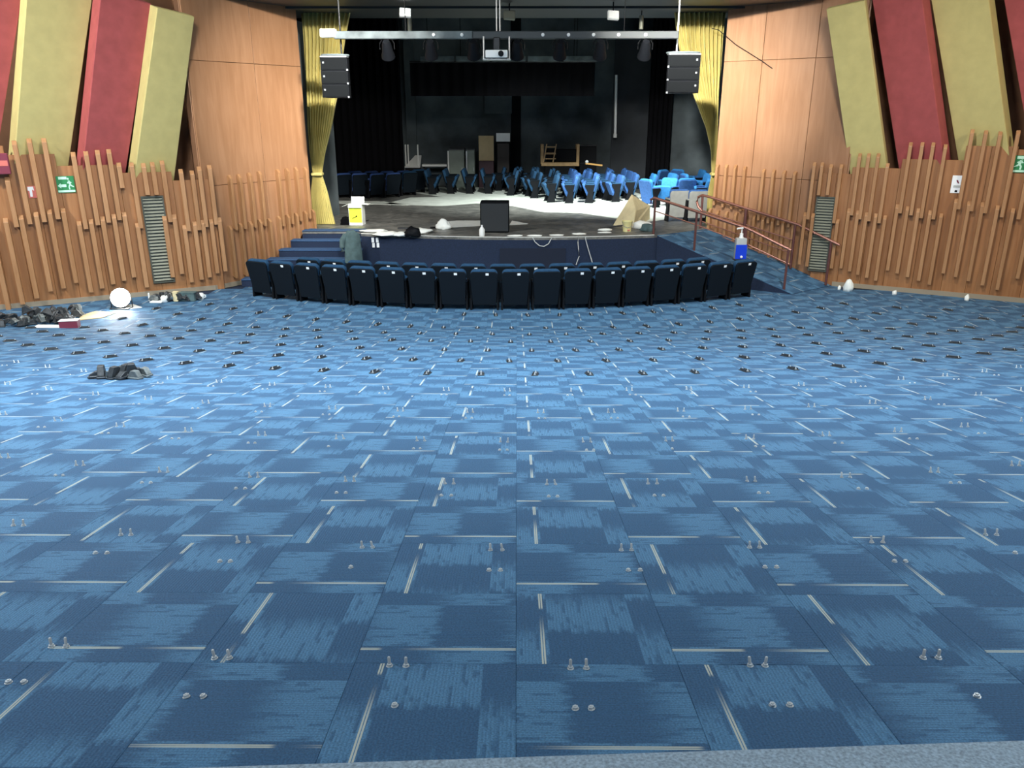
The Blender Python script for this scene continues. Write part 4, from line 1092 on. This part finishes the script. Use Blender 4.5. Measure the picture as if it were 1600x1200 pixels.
# lockers
for (pa, pb, lab) in ((704, 727, 'grey green metal locker with white left edge at the stage back'), (732, 743, 'narrow grey green locker right of the wider one at the stage back')):
    x0, x1 = at_back(pa), at_back(pb); z = on_y(720, 234, YB).z - Z_STAGE
    r0 = thing('metal_locker', lab, 'locker', ((x0 + x1) / 2, YB, Z_STAGE)); w_ = x1 - x0
    MB().box((0, 0, z / 2), (w_, .45, z)).build('body', M['locker'], r0, bevel=.008)
    d_ = MB().box((0, -.235, z / 2), (w_ * .9, .02, z * .94)).build('door', M['locker'], r0, bevel=.004); MB().box((w_ * .35, -.255, z * .5), (.03, .02, .12)).build('handle', M['steel'], d_)
    MB().box((-w_ / 2 - .03, -.1, z / 2), (.05, .25, z * .95)).build('side_post', M['white'] if pa == 704 else M['steel'], r0); MB().box((0, 0, z + .02), (w_ * 1.04, .5, .05)).build('top_shelf', M['black_metal'], r0)
# pale board on a stand
x0, x1 = at_back(749), at_back(772); za, zb = on_y(760, 212, YB).z - Z_STAGE, on_y(760, 251, YB).z - Z_STAGE
r0 = thing('pale_board', 'pale plywood board standing on a box at the stage back', 'board', ((x0 + x1) / 2, YB, Z_STAGE))
MB().box((0, 0, (za + zb) / 2), (x1 - x0, .05, za - zb)).build('board_face', M['board'], r0); MB().box((0, .0, zb / 2), (x1 - x0, .35, zb - .01)).build('box', mat('box_plum', (.05, .02, .03), .6), r0, bevel=.01)
# cabinet with white notice
x0, x1 = at_back(776), at_back(797); za = on_y(785, 208, YB).z - Z_STAGE; zb = on_y(785, 221, YB).z - Z_STAGE
r0 = thing('dark_cabinet', 'tall dark cabinet with a white notice at its top', 'cabinet', ((x0 + x1) / 2, YB, Z_STAGE))
MB().box((0, 0.1, za / 2), (x1 - x0, .4, za)).build('body', M['black'], r0, bevel=.01); MB().box((0, -.115, (za + zb) / 2), (x1 - x0, .02, za - zb)).build('notice', M['sign_white'], r0)
MB().box((0, -.115, zb / 2), ((x1 - x0) * .85, .02, zb * .92)).build('door', mat('dark_brown', (.02, .014, .013), .6), r0)
# wooden table with stacked wooden chair frame
x0, x1 = at_back(845), at_back(903); zl = on_y(870, 256, YB).z - Z_STAGE; zu = on_y(870, 225, YB).z - Z_STAGE; wd = x1 - x0
r0 = thing('wooden_table', 'pale wooden table turned on its top with legs up', 'table', ((x0 + x1) / 2, YB, Z_STAGE))
MB().box((0, 0, zl), (wd, .5, .12)).build('table_top', M['pine'], r0, bevel=.01)
for sx in (-.48, .46): MB().box((sx * wd, -.2, (zl + zu) / 2), (.10, .08, zu - zl)).build('leg', M['pine'], r0, bevel=.01); MB().box((sx * wd, .2, (zl + zu) / 2), (.10, .08, zu - zl)).build('leg', M['pine'], r0, bevel=.01)
MB().box((0, .0, zl / 2), (wd * .8, .4, zl - .13)).build('support_box', M['black_plastic'], r0)
MB().box((0.05, .1, zl + .28), (wd * .8, .3, .4)).build('dark_case', M['black_plastic'], r0, bevel=.02)
r1 = thing('wooden_chair', 'small wooden chair frame lying on the upturned wooden table', 'chair', ((x0 + x1) / 2 - wd * .28, YB - .28, Z_STAGE + zl + .06), R(0))
for sx in (-.16, .16): MB().box((sx, 0, .30), (.035, .035, .6), Matrix.Rotation(R(10), 3, 'Y')).build('leg', M['pine'], r1)
for z in (.12, .28, .5): MB().box((0.0 + .02, 0, z), (.36, .03, .035)).build('rung', M['pine'], r1)
MB().box((0.02, .1, .3), (.36, .2, .03)).build('seat', M['pine'], r1)
# black upright shape (piano like cabinet)
x0, x1 = at_back(904), at_back(930); z = on_y(915, 228, YB).z - Z_STAGE
r0 = thing('black_upright_piano', 'black upright cabinet right of the wooden table', 'cabinet', ((x0 + x1) / 2, YB + .1, Z_STAGE)); w_ = x1 - x0
MB().prism([(-w_ / 2, -.25, 0), (-w_ / 2, .3, 0), (-w_ / 2, .3, z), (-w_ / 2, -.05, z), (-w_ / 2, -.12, z * .62), (-w_ / 2, -.25, z * .58)], (w_, 0, 0)).build('body', M['black_plastic'], r0, bevel=.01)
MB().box((0, .12, z + .015), (w_ * 1.04, .4, .03)).build('lid', M['black_metal'], r0); MB().box((0, -.19, z * .6), (w_ * .95, .12, .04)).build('shelf', M['black_metal'], r0)
p = on_y(928, 257, 26.2); o = MB().box((0, 0, 0), (.55, .08, .05), Matrix.Rotation(R(6), 3, 'Y')).build('orange_plank', M['orange'], None, bevel=.006); o.location = (p.x, 26.2, p.z); tag(o, 'short orange wooden plank lying on the stored seats', 'plank')
o = MB().lathe([(.001, -.06), (.04, -.045), (.06, 0), (.04, .045), (.001, .06)], 12).build('white_ball', M['white'], None, smooth=True); p = on_y(917, 253, 26.2); o.location = p; tag(o, 'small white ball on the seats left of the orange plank', 'ball')

# ------------------------------------------------------------------ things on the apron
p = on_z(773, 364, Z_STAGE); w_ = 44 / 1220 * 16.9
r0 = thing('black_cabinet', 'plain black speaker cabinet standing at the front of the stage', 'loudspeaker', (p.x, p.y + .25, Z_STAGE))
MB().box((0, 0, w_ * .53), (w_, .5, w_ * 1.02)).build('case', M['black_plastic'], r0, bevel=.015); MB().box((0, -.255, w_ * .53), (w_ * .93, .014, w_ * .94)).build('grille', mat('cabinet_grille', (.018, .022, .026), .8), r0)
for sx in (-1, 1): MB().box((sx * w_ * .4, -.0, .008), (.05, .4, .016)).build('foot', M['black'], r0)
p = on_z(753, 369, Z_STAGE); r0 = thing('white_jug', 'small white plastic bottle beside the black cabinet', 'bottle', (p.x, p.y + .02, Z_STAGE))
MB().lathe([(.055, 0), (.06, .03), (.06, .13), (.03, .18), (.018, .19)], 14).build('body', M['white'], r0, smooth=True); MB().lathe([(.02, .19), (.02, .225)], 10).build('cap', M['sign_white'], r0)
# yellow box with open flaps
p = on_z(557, 352, Z_STAGE); r0 = thing('open_carton', 'yellow and white carton with open flaps on the stage', 'carton', (p.x, p.y + .14, Z_STAGE), R(-4))
wy, hy = .30, .46
for nm, c_, d_ in (('front_wall', (0, -.13, hy / 2), (wy, .006, hy)), ('back_wall', (0, .13, hy / 2), (wy, .006, hy)), ('left_wall', (-wy / 2, 0, hy / 2), (.006, .26, hy)), ('right_wall', (wy / 2, 0, hy / 2), (.006, .26, hy)), ('bottom', (0, 0, .004), (wy, .26, .006))):
    MB().box(c_, d_).build(nm, M['paper'], r0)
MB().box((0, -.135, .22), (wy * .96, .004, .32)).build('yellow_print', M['yellow'], r0)
MB().box((-.03, -.1385, .17), (.10, .003, .015), Matrix.Rotation(R(-25), 3, 'Y')).build('printed_mark', M['black_plastic'], r0); MB().box((.02, -.1385, .20), (.03, .003, .03)).build('printed_mark', M['black_plastic'], r0)
MB().box((-.04, -.1385, .345), (.16, .003, .02)).build('printed_mark', mat('print_olive', (.35, .42, .03), .6), r0)
MB().box((0, .14, hy + .07), (wy, .006, .16), Matrix.Rotation(R(-8), 3, 'X')).build('flap', M['paper'], r0)
for sx in (-1, 1): MB().box((sx * (wy / 2 + .075), 0, hy + (-.02 if sx < 0 else .0)), (.15, .26, .006), Matrix.Rotation(R(sx * (22 if sx < 0 else 6)), 3, 'Y')).build('flap', M['paper'], r0)
MB().box((0, -.16, hy - .03), (wy, .006, .09), Matrix.Rotation(R(-35), 3, 'X')).build('flap', M['paper'], r0)
# black bundle left of the carton
def blob(name, label, cat, m, loc, sx, sy, sz, seed, nsub=3):
    rr = random.Random(seed); bm = bmesh.new(); bmesh.ops.create_icosphere(bm, subdivisions=nsub, radius=1)
    from mathutils import noise as mn
    for v in bm.verts:
        k = 1 + .35 * mn.noise(v.co * 1.7 + Vector((seed * 3.1, 0, 0))) + .15 * mn.noise(v.co * 4.1 + Vector((0, seed, 0)))
        v.co = Vector((v.co.x * sx * k, v.co.y * sy * k, max(0, (v.co.z + .45)) * sz * k))
    me = bpy.data.meshes.new(name); bm.to_mesh(me); bm.free(); me.materials.append(m); me.shade_smooth()
    o = link(name, me); o.location = loc; tag(o, label, cat); return o
p = on_z(540, 351, Z_STAGE); blob('cloth_bundle', 'small black bundle left of the open carton', 'bundle', M['black_drape'], p, .12, .10, .12, 2)
p = on_z(645, 369, Z_STAGE); blob('tool_bag', 'black tool bag slumped at the stage edge', 'bag', M['black_plastic'], p, .17, .12, .13, 5)
blob('paper_heap', 'crumpled white paper behind the black tool bag', 'paper', M['paper'], on_z(655, 364, Z_STAGE), .24, .20, .07, 9)
blob('paper_heap', 'bright crumpled white paper standing by the pale sheet', 'paper', M['paper'], on_z(693, 358, Z_STAGE), .17, .10, .13, 11)
blob('paper_heap', 'strip of torn white paper at the apron edge right of the steps', 'paper', M['paper'], on_z(606, 367, Z_STAGE), .30, .16, .05, 13)
blob('paper_heap', 'torn white paper on the apron edge between bag and steps', 'paper', M['paper'], on_z(626, 368, Z_STAGE), .18, .14, .05, 14)
blob('paper_heap', 'low white scraps on the apron left of the wood offcut', 'paper', M['paper'], on_z(585, 361, Z_STAGE), .28, .16, .025, 15)
for i, (px, py) in enumerate(((805, 369), (835, 369), (870, 368), (905, 366), (945, 364))):
    blob('paper_scrap', 'white scrap on the apron edge, %s right of the black cabinet' % ORD[i], 'paper', M['paper'], on_z(px, py, Z_STAGE), .16, .06, .02, 20 + i, 2)
p = on_z(634, 358, Z_STAGE); o = MB().box((0, 0, .02), (.34, .10, .03), Matrix.Rotation(R(-12), 3, 'Z')).build('wood_offcut', M['iron'], None, bevel=.005); o.location = p; tag(o, 'dark wood offcut lying on the stage before the papers', 'offcut')
p = on_z(678, 357, Z_STAGE); o = MB().box((0, 0, .02), (.16, .05, .03), Matrix.Rotation(R(30), 3, 'Z')).build('hand_tool', M['black_metal'], None, bevel=.005); o.location = p; tag(o, 'small black hand tool left of the pale sheet', 'tool')
# cables hanging over the apron
def hang(label, pix, off=-.03):
    P = []
    for x, y in pix:
        q = on_y(x, y, 16.1); yy = stage_front_y(q.x) + off; P.append(on_y(x, y, yy))
    r0 = P[0].copy(); o = MB().tube([p - r0 for p in P], .010, 6).build('hanging_cable', M['cable'], None, smooth=True); o.location = r0; return tag(o, label, 'cable', 'cables over the apron')
hang('pale cable drooping in a shallow loop over the apron front', [(832, 371), (836, 378), (843, 384), (850, 385), (857, 381), (862, 372)])
hang('pale cable hanging straight down the apron front, left of a pair', [(904, 370), (903, 378), (904, 390), (905, 400), (900, 414)])
hang('pale cable hanging slanted down the apron front, right of a pair', [(914, 369), (916, 378), (920, 392), (926, 412)])
# two white strips on the apron front
for i, px in enumerate((583, 590)):
    q0 = on_y(px, 371, 16.45); q0 = on_y(px, 371, stage_front_y(q0.x) - .012); q1 = on_y(px + 1, 387, stage_front_y(q0.x) - .012)
    r0 = thing('white_plate', 'upright white plate on the dark apron front, the %s of two' % ('left' if i == 0 else 'right'), 'plate', (q1.x, stage_front_y(q1.x) - .02, q1.z), 0, 'white plates on the apron front'); h_ = q0.z - q1.z
    MB().box((0, 0, h_ * .25), (.055, .016, h_ * .46)).build('plate_half', M['sign_white'], r0, bevel=.003); MB().box((-.01, 0, h_ * .75), (.055, .016, h_ * .46)).build('plate_half', M['sign_white'], r0, bevel=.003)
# leaning cardboard piece, bucket, sacks at the right of the apron
pa, pb = on_z(958, 352, Z_STAGE), on_z(1003, 354, Z_STAGE); ap = on_y(987, 304, (pa.y + pb.y) / 2 + .25); bk = on_z(1018, 345, Z_STAGE)
r0 = thing('folded_cardboard', 'big folded sheet of cardboard standing like a tent on the stage', 'cardboard', ((pa.x + pb.x) / 2, pa.y, Z_STAGE)); B_ = r0.location
mid = on_z(990, 356, Z_STAGE)
MB().prism([pa - B_, mid - B_, on_y(993, 330, mid.y + .12) - B_, ap - B_], (0, .012, 0)).build('cardboard_face', M['cardboard'], r0)
MB().prism([mid - B_ + Vector((.01, .02, 0)), bk - B_ + Vector((0, .25, 0)), on_y(1016, 322, bk.y + .2) - B_, ap - B_ + Vector((.01, 0, 0)), on_y(994, 330, mid.y + .14) - B_], (-.012, .012, 0)).build('cardboard_side', M['cardboard'], r0)
p = on_z(980, 362, Z_STAGE); r0 = thing('yellow_bucket', 'small pale yellow bucket at the stage edge before the cardboard', 'bucket', (p.x, p.y + .05, Z_STAGE))
MB().lathe([(.085, 0), (.105, .2), (.115, .21), (.115, .225), (.10, .225), (.08, .02)], 18).build('pail', M['bucket'], r0, smooth=True); MB().tube([(-.11, 0, .2), (-.09, -.08, .12), (0, -.12, .09), (.09, -.08, .12), (.11, 0, .2)], .006, 6).build('handle', M['steel'], r0)
MB().box((.02, -.10, .035), (.05, .01, .03)).build('red_mark', M['red_sign'], r0)
blob('white_sack', 'white sack on the stage between cardboard and handrail', 'sack', M['paper'], on_z(1003, 357, Z_STAGE), .22, .18, .11, 31)
blob('dark_cloth', 'dark cloth heap under the white sack by the handrail', 'cloth', M['jacket'], on_z(1012, 361, Z_STAGE), .16, .10, .10, 33)
blob('paper_scrap', 'white scraps left of the yellow bucket at the stage edge', 'paper', M['paper'], on_z(945, 360, Z_STAGE), .16, .07, .03, 35, 2)
o = MB().tube([(0, 0, .03), (.55, .28, .06), (.6, .3, .05)], .018, 6).build('thin_rod', M['iron'], None); p = on_z(938, 359, Z_STAGE); o.location = p; tag(o, 'thin dark rod lying on the stage left of the bucket', 'rod')

# jacket draped over a post at the top of the steps
pj = on_y(548, 360, 16.15); xj = pj.x; zj = pj.z; zb = on_y(548, 410, 16.15).z
r0 = thing('draped_jacket', 'grey green jacket draped over a post beside the stage steps', 'jacket', (xj, 16.15, Z_FLAT))
MB().tube([(0, 0.02, 0), (0, 0.02, zj - Z_FLAT - .04)], .03, 8).build('post', M['black_metal'], r0)
def cloth_body(w0, w1, z0, z1, seed, x_off=0, depth=.13):
    V = []; nz, na = 12, 20; rr = random.Random(seed)
    for j in range(nz + 1):
        t = j / nz; z = z0 + (z1 - z0) * t; hw = (w0 + (w1 - w0) * (1 - t) ** .0 * 1) / 2 if False else (w1 + (w0 - w1) * t ** 1.0) / 2
        if t > .85: hw *= math.sqrt(max(.02, 1 - ((t - .85) / .15) ** 2)) * .9 + .1
        for k in range(na):
            th = 2 * math.pi * k / na; rip = 1 + .10 * math.sin(5 * th + seed) * (1 - t * .6)
            V.append((x_off + hw * math.cos(th) * rip, depth * math.sin(th) * rip * (.7 + .3 * (1 - t)), z))
    Fc = [(j * na + k, j * na + (k + 1) % na, (j + 1) * na + (k + 1) % na, (j + 1) * na + k) for j in range(nz) for k in range(na)]
    Fc += [tuple(range(na))[::-1], tuple(range(nz * na, nz * na + na))]
    mb = MB(); mb.add(V, Fc); return mb
cloth_body(.30, .36, zb - Z_FLAT, zj - Z_FLAT, 2, .02).build('jacket_body', M['jacket'], r0, smooth=True)
hh = zj - Z_FLAT
MB().tube([(-.10, -.02, hh - .08), (-.17, -.04, hh - .20), (-.19, -.05, hh - .34), (-.18, -.05, hh - .42)], [.06, .065, .055, .05], 10).build('sleeve', M['jacket'], r0, smooth=True)
MB().tube([(-.07, -.02, hh - .02), (0, -.07, hh - .05), (.08, -.02, hh - .02)], .03, 8).build('collar', M['jacket'], r0, smooth=True)

# ------------------------------------------------------------------ work lamp on the floor, left
p = on_floor(190, 482); LX, LY = p.x, p.y
r0 = thing('work_lamp', 'glaring white work lamp standing on the floor by the left wall', 'lamp', (LX, LY, Z_FLAT))
rt = Matrix.Rotation(R(10), 3, 'Z') @ Matrix.Rotation(R(72), 3, 'X')
MB().lathe([(.07, -.14), (.11, -.11), (.17, .0), (.18, .02)], 24, (0, .03, .19), rt).build('housing', M['black_metal'], r0, smooth=True)
MB().lathe([(.168, .015), (.165, .03), (.11, .06), (.04, .072)], 24, (0, .03, .19), rt).build('lamp_glass', M['lamp_glow'], r0, smooth=True)
MB().tube([(-.19, .03, .19), (-.19, .03, .02), (-.16, -.1, .012), (.16, -.1, .012), (.19, .03, .02), (.19, .03, .19)], .010, 6).build('stand', M['black_metal'], r0)
lp = bpy.data.lights.new('work_lamp_light', 'SPOT'); lp.energy = 45; lp.color = (.92, .97, 1); lp.shadow_soft_size = .1; lp.spot_size = R(165); lp.spot_blend = .5
lo = bpy.data.objects.new('work_lamp_light', lp); C.objects.link(lo); lo.location = (LX, LY - .14, Z_FLAT + .26)
lo.rotation_euler = Vector((.25, -.75, .35)).to_track_quat('-Z', 'Y').to_euler()
# pale boards beside it
def floor_sheet(name, label, m, pix, t=.012, cat='board'):
    P = [on_floor(x, y) for x, y in pix]; c = sum(P, Vector()) / len(P); c.z = Z_FLAT
    o = MB().prism([Vector((q.x - c.x, q.y - c.y, 0)) for q in P], (0, 0, t)).build(name, m); o.location = c + Vector((0, 0, .001)); tag(o, label, cat); return o
floor_sheet('pale_plank', 'pale flat board on the carpet between the lamp and the iron heap', M['board'], [(122, 501), (160, 497), (182, 489), (150, 487), (128, 493)])
floor_sheet('pale_plank', 'pale strip of board right beside the work lamp', M['paper'], [(196, 484), (222, 481), (208, 476), (198, 478)])
floor_sheet('pale_plank', 'white board under the front of the iron bracket heap', M['paper'], [(40, 514), (98, 515), (102, 509), (60, 508)])
# heap of removed seat brackets
def bracket_piece(m, seed):
    rr = random.Random(seed); mb = MB()
    a, b, c = rr.uniform(.11, .19), rr.uniform(.04, .07), rr.uniform(.06, .13)
    mb.prism([(-a / 2, 0, 0), (a / 2, 0, 0), (a / 2, 0, .03), (.03, 0, c), (-.03, 0, c), (-a / 2, 0, .03)], (0, b, 0))
    mb.box((0, b / 2, .012), (a * 1.1, b * 1.3, .02)); mb.tube([(a * .3, b / 2, .02), (a * .3, b / 2, .06)], .012, 6)
    return mb
pm = [bracket_piece(None, s).mesh('seat_bracket', M['iron'] if s % 3 else M['grey_iron'], bevel=.004) for s in range(6)]
def heap(cpix, n, sx, sy, hmax, txt, grp, seed):
    rr = random.Random(seed); c = on_floor(*cpix)
    for i in range(n):
        x, y = rr.uniform(-1, 1), rr.uniform(-1, 1); h = max(0, 1 - abs(x) * .6 - abs(y) * .5) * hmax * rr.uniform(0, 1)
        yy = c.y + y * sy
        o = link('seat_bracket', pm[rr.randrange(6)]); o.location = (c.x + x * sx, yy, floor_z(yy) + .003 + h)
        o.rotation_euler = (rr.uniform(-.9, .9) if h > .04 else rr.uniform(-.08, .08), rr.uniform(-.7, .7) if h > .04 else 0, rr.uniform(0, 6.28)); tag(o, txt, 'bracket', grp)
heap((60, 506), 38, .55, .22, .26, 'iron seat bracket in the big heap by the left wall', 'heap of seat brackets by the left wall', 1)
heap((100, 496), 12, .26, .10, .34, 'iron seat bracket in the taller right end of the wall heap', 'right end of the bracket heap', 2)
heap((0, 505), 7, .22, .15, .14, 'iron seat bracket at the left edge of the view', 'brackets at the left edge', 3)
heap((270, 470), 12, .45, .10, .12, 'small metal piece in the clutter right of the work lamp', 'clutter right of the work lamp', 4)
# odd items in the clutter right of the lamp
for (px, py, lab, m, d_) in ((276, 471, 'upright cream box in the clutter right of the lamp', 'cardboard', (.09, .08, .17)), (258, 472, 'rounded white pot left of the cream box', 'white', None), (295, 470, 'olive tool case right of the cream box', 'jacket', (.28, .14, .15)), (314, 468, 'small white cup at the right end of the clutter', 'white', None), (234, 471, 'white upright rod at the left end of the clutter', 'white', (.03, .03, .16)), (245, 473, 'flat white tray in the clutter right of the lamp', 'paper', (.22, .12, .03))):
    p = on_floor(px, py); p.z = Z_FLAT + .002
    if d_:
        o = MB().box((0, 0, d_[2] / 2), d_).build('box' if d_[0] > .05 else 'rod', M[m], None, bevel=.008)
        if d_[2] > .12 and d_[0] > .05: MB().box((0, 0, d_[2] + .006), (d_[0] * 1.06, d_[1] * 1.06, .02)).build('lid', M[m], o, bevel=.004)
    else:
        o = MB().lathe([(.05, 0), (.07, .03), (.07, .09), (.05, .12), (.04, .12), (.055, .05)], 14).build('pot', M[m], None, smooth=True)
        MB().tube([(.07, 0, .09), (.10, 0, .08), (.10, 0, .05), (.07, 0, .04)], .008, 6).build('handle', M[m], o)
    o.location = p; tag(o, lab, 'pot' if not d_ else 'rod' if d_[0] < .05 else 'tray' if d_[2] < .05 else 'box')
p = on_floor(110, 512); o = MB().box((0, 0, .07), (.28, .15, .13), Matrix.Rotation(R(10), 3, 'Z')).build('dark_carton', M['maroon'], None, bevel=.006); o.location = (p.x, p.y, Z_FLAT + .002); tag(o, 'small dark carton in front of the iron bracket heap', 'carton')
MB().box((0, 0, .138), (.29, .16, .008), Matrix.Rotation(R(10), 3, 'Z')).build('lid', M['paper'], o)
# bracket cluster out on the carpet
heap((190, 591), 14, .25, .06, .05, 'iron bracket in the loose bundle lying out on the carpet', 'bundle of brackets on the carpet', 6)
# white scraps along the right skirting
for i, (px, py, s_) in enumerate(((1325, 455, 1.6), (1311, 453, .6), (1397, 461, .7), (1510, 470, .8))):
    p = on_floor(px, py); blob('wall_scrap', 'white scrap against the right skirting, %s from the ramp' % ORD[i], 'scrap', M['paper'], p, .06 * s_, .05 * s_, .10 * s_, 40 + i, 2)

# ------------------------------------------------------------------ floor bolts and left-over seat feet
def stud_mesh(h):
    mb = MB(); mb.lathe([(.0048, 0), (.0048, h - .002), (.003, h)], 8); mb.lathe([(.0085, .001), (.0085, .008)], 6); mb.lathe([(.011, 0), (.011, .0015)], 10)
    return mb.mesh('anchor_bolt', M['zinc'], smooth=True)
tall_me, short_me = stud_mesh(.032), stud_mesh(.011)
def foot_mesh():
    mb = MB(); mb.box((0, 0, .005), (.065, .17, .009)); mb.box((-.02, 0, .015), (.007, .14, .026)); mb.box((.02, 0, .014), (.007, .14, .022))
    return mb.mesh('floor_bracket', M['iron'], bevel=.002)
foot_me = foot_mesh()
def foot_bolt_mesh():
    mb = MB(); mb.lathe([(.010, .009), (.010, .018), (.005, .018), (.005, .034)], 8); return mb.mesh('bolt', M['zinc'])
fbolt_me = foot_bolt_mesh()
def zc_to_y(zc): return (zc - CAM_Z * math.sin(PITCH)) / (math.cos(PITCH) + TA * math.sin(PITCH))
rb = random.Random(12)
def img(p):
    q = _rot.transposed() @ (Vector(p) - CAM); return CX + F_PX * q.x / -q.z, CY - F_PX * q.y / -q.z
skip = Matrix.Rotation(-ALPHA, 3, 'X')
for k in range(14):
    y0 = zc_to_y(2.39 + .935 * k); rad = 10.5
    off = .19 if k % 2 == 0 else -.085
    cnt = -1
    for i in range(-16, 17):
        x = off + .555 * i
        ang = math.asin(max(-1, min(1, (x - .1) / rad))); y = y0 + rad * (1 - math.cos(ang))
        x = .1 + rad * math.sin(ang)
        if y > 14.2 or not inside_room(x, y): continue
        if (Vector((x, y, 0)) - WLB.p0).dot(WLB.n) < 1.2 or (Vector((x, y, 0)) - WRB.p0).dot(WRB.n) < 1.2: continue
        if math.hypot(x - ARC_X, y - ARC_Y) < ARC_R + .35: continue
        ix, iy = img((x, y, floor_z(y)))
        if not (-15 < ix < 1615 and iy < 1195): continue
        sl = -ALPHA if y < Y_FLAT else 0
        cnt += 1
        if k < 6:
            for dx in (-.0235, .0235):
                for dy, me, nm in ((0, tall_me, 'tall'), (-.21, short_me, 'short')):
                    if rb.random() < .04: continue
                    yy = y + dy; o = link('anchor_bolt', me); o.location = (x + dx + rb.uniform(-.003, .003), yy, floor_z(yy)); o.rotation_euler = (sl + rb.uniform(-.1, .1), rb.uniform(-.12, .12), rb.uniform(0, 1))
                    tag(o, '%s %s steel bolt of the %s group from the left, %s row from the camera' % (nm, 'left' if dx < 0 else 'right', ORD[cnt], ORD[k]), 'bolt', '%s floor bolts of row %s' % (nm, ORD[k]))
        else:
            if 150 < ix < 235 and 575 < iy < 600: continue
            o = link('floor_bracket', foot_me); o.location = (x, y, floor_z(y)); o.rotation_euler = (sl, 0, ang + rb.uniform(-.15, .15))
            tag(o, 'dark iron bracket on the carpet, %s from the left in the %s row from camera' % (ORD[cnt], ORD[k]), 'bracket', 'floor brackets of the %s row' % ORD[k])
            for dy in (-.06, .06):
                c_ = link('bolt', fbolt_me, o); c_.location = (0, dy, 0)

# ------------------------------------------------------------------ unseen ceiling lamps of the hall, some added only as fill
for i, (p, t, pw, s_, c_, sp) in enumerate(CEIL_LAMPS):
    r0 = thing('ceiling_lamp', 'unseen square ceiling lamp lighting the hall, %s of its set' % ORD[i], 'lamp', (p[0], p[1], p[2]), 0, 'ceiling lamps of the hall')
    f_ = MB(); e = s_ / 2 + .04
    for sx, sy, dx, dy in ((0, e, 2 * e, .04), (0, -e, 2 * e, .04), (e, 0, .04, 2 * e), (-e, 0, .04, 2 * e)): f_.box((sx, sy, 0), (dx + .04, dy + .04, .08))
    f_.build('frame', M['black_metal'], r0)
    MB().box((0, 0, .05), (2 * e, 2 * e, .02)).build('reflector', M['white'], r0)
    MB().tube([(0, 0, .06), (0, 0, Z_TOP - p[2])], .03, 8).build('stem', M['black_metal'], r0)
for i, (p, t, pw, s_, c_, sp) in enumerate(STAGE_LAMPS):
    r0 = thing('stage_work_light', 'square work light above the stage behind the header, %s one' % ('left' if i == 0 else 'right'), 'lamp', (p[0], p[1], p[2] + .08), 0, 'work lights above the stage')
    MB().box((0, 0, .06), (s_ + .1, s_ + .1, .10)).build('housing', M['black_metal'], r0, bevel=.01)
    MB().tube([(0, 0, .1), (0, 0, 5.5 - p[2] - .08)], .02, 8).build('stem', M['black_metal'], r0)
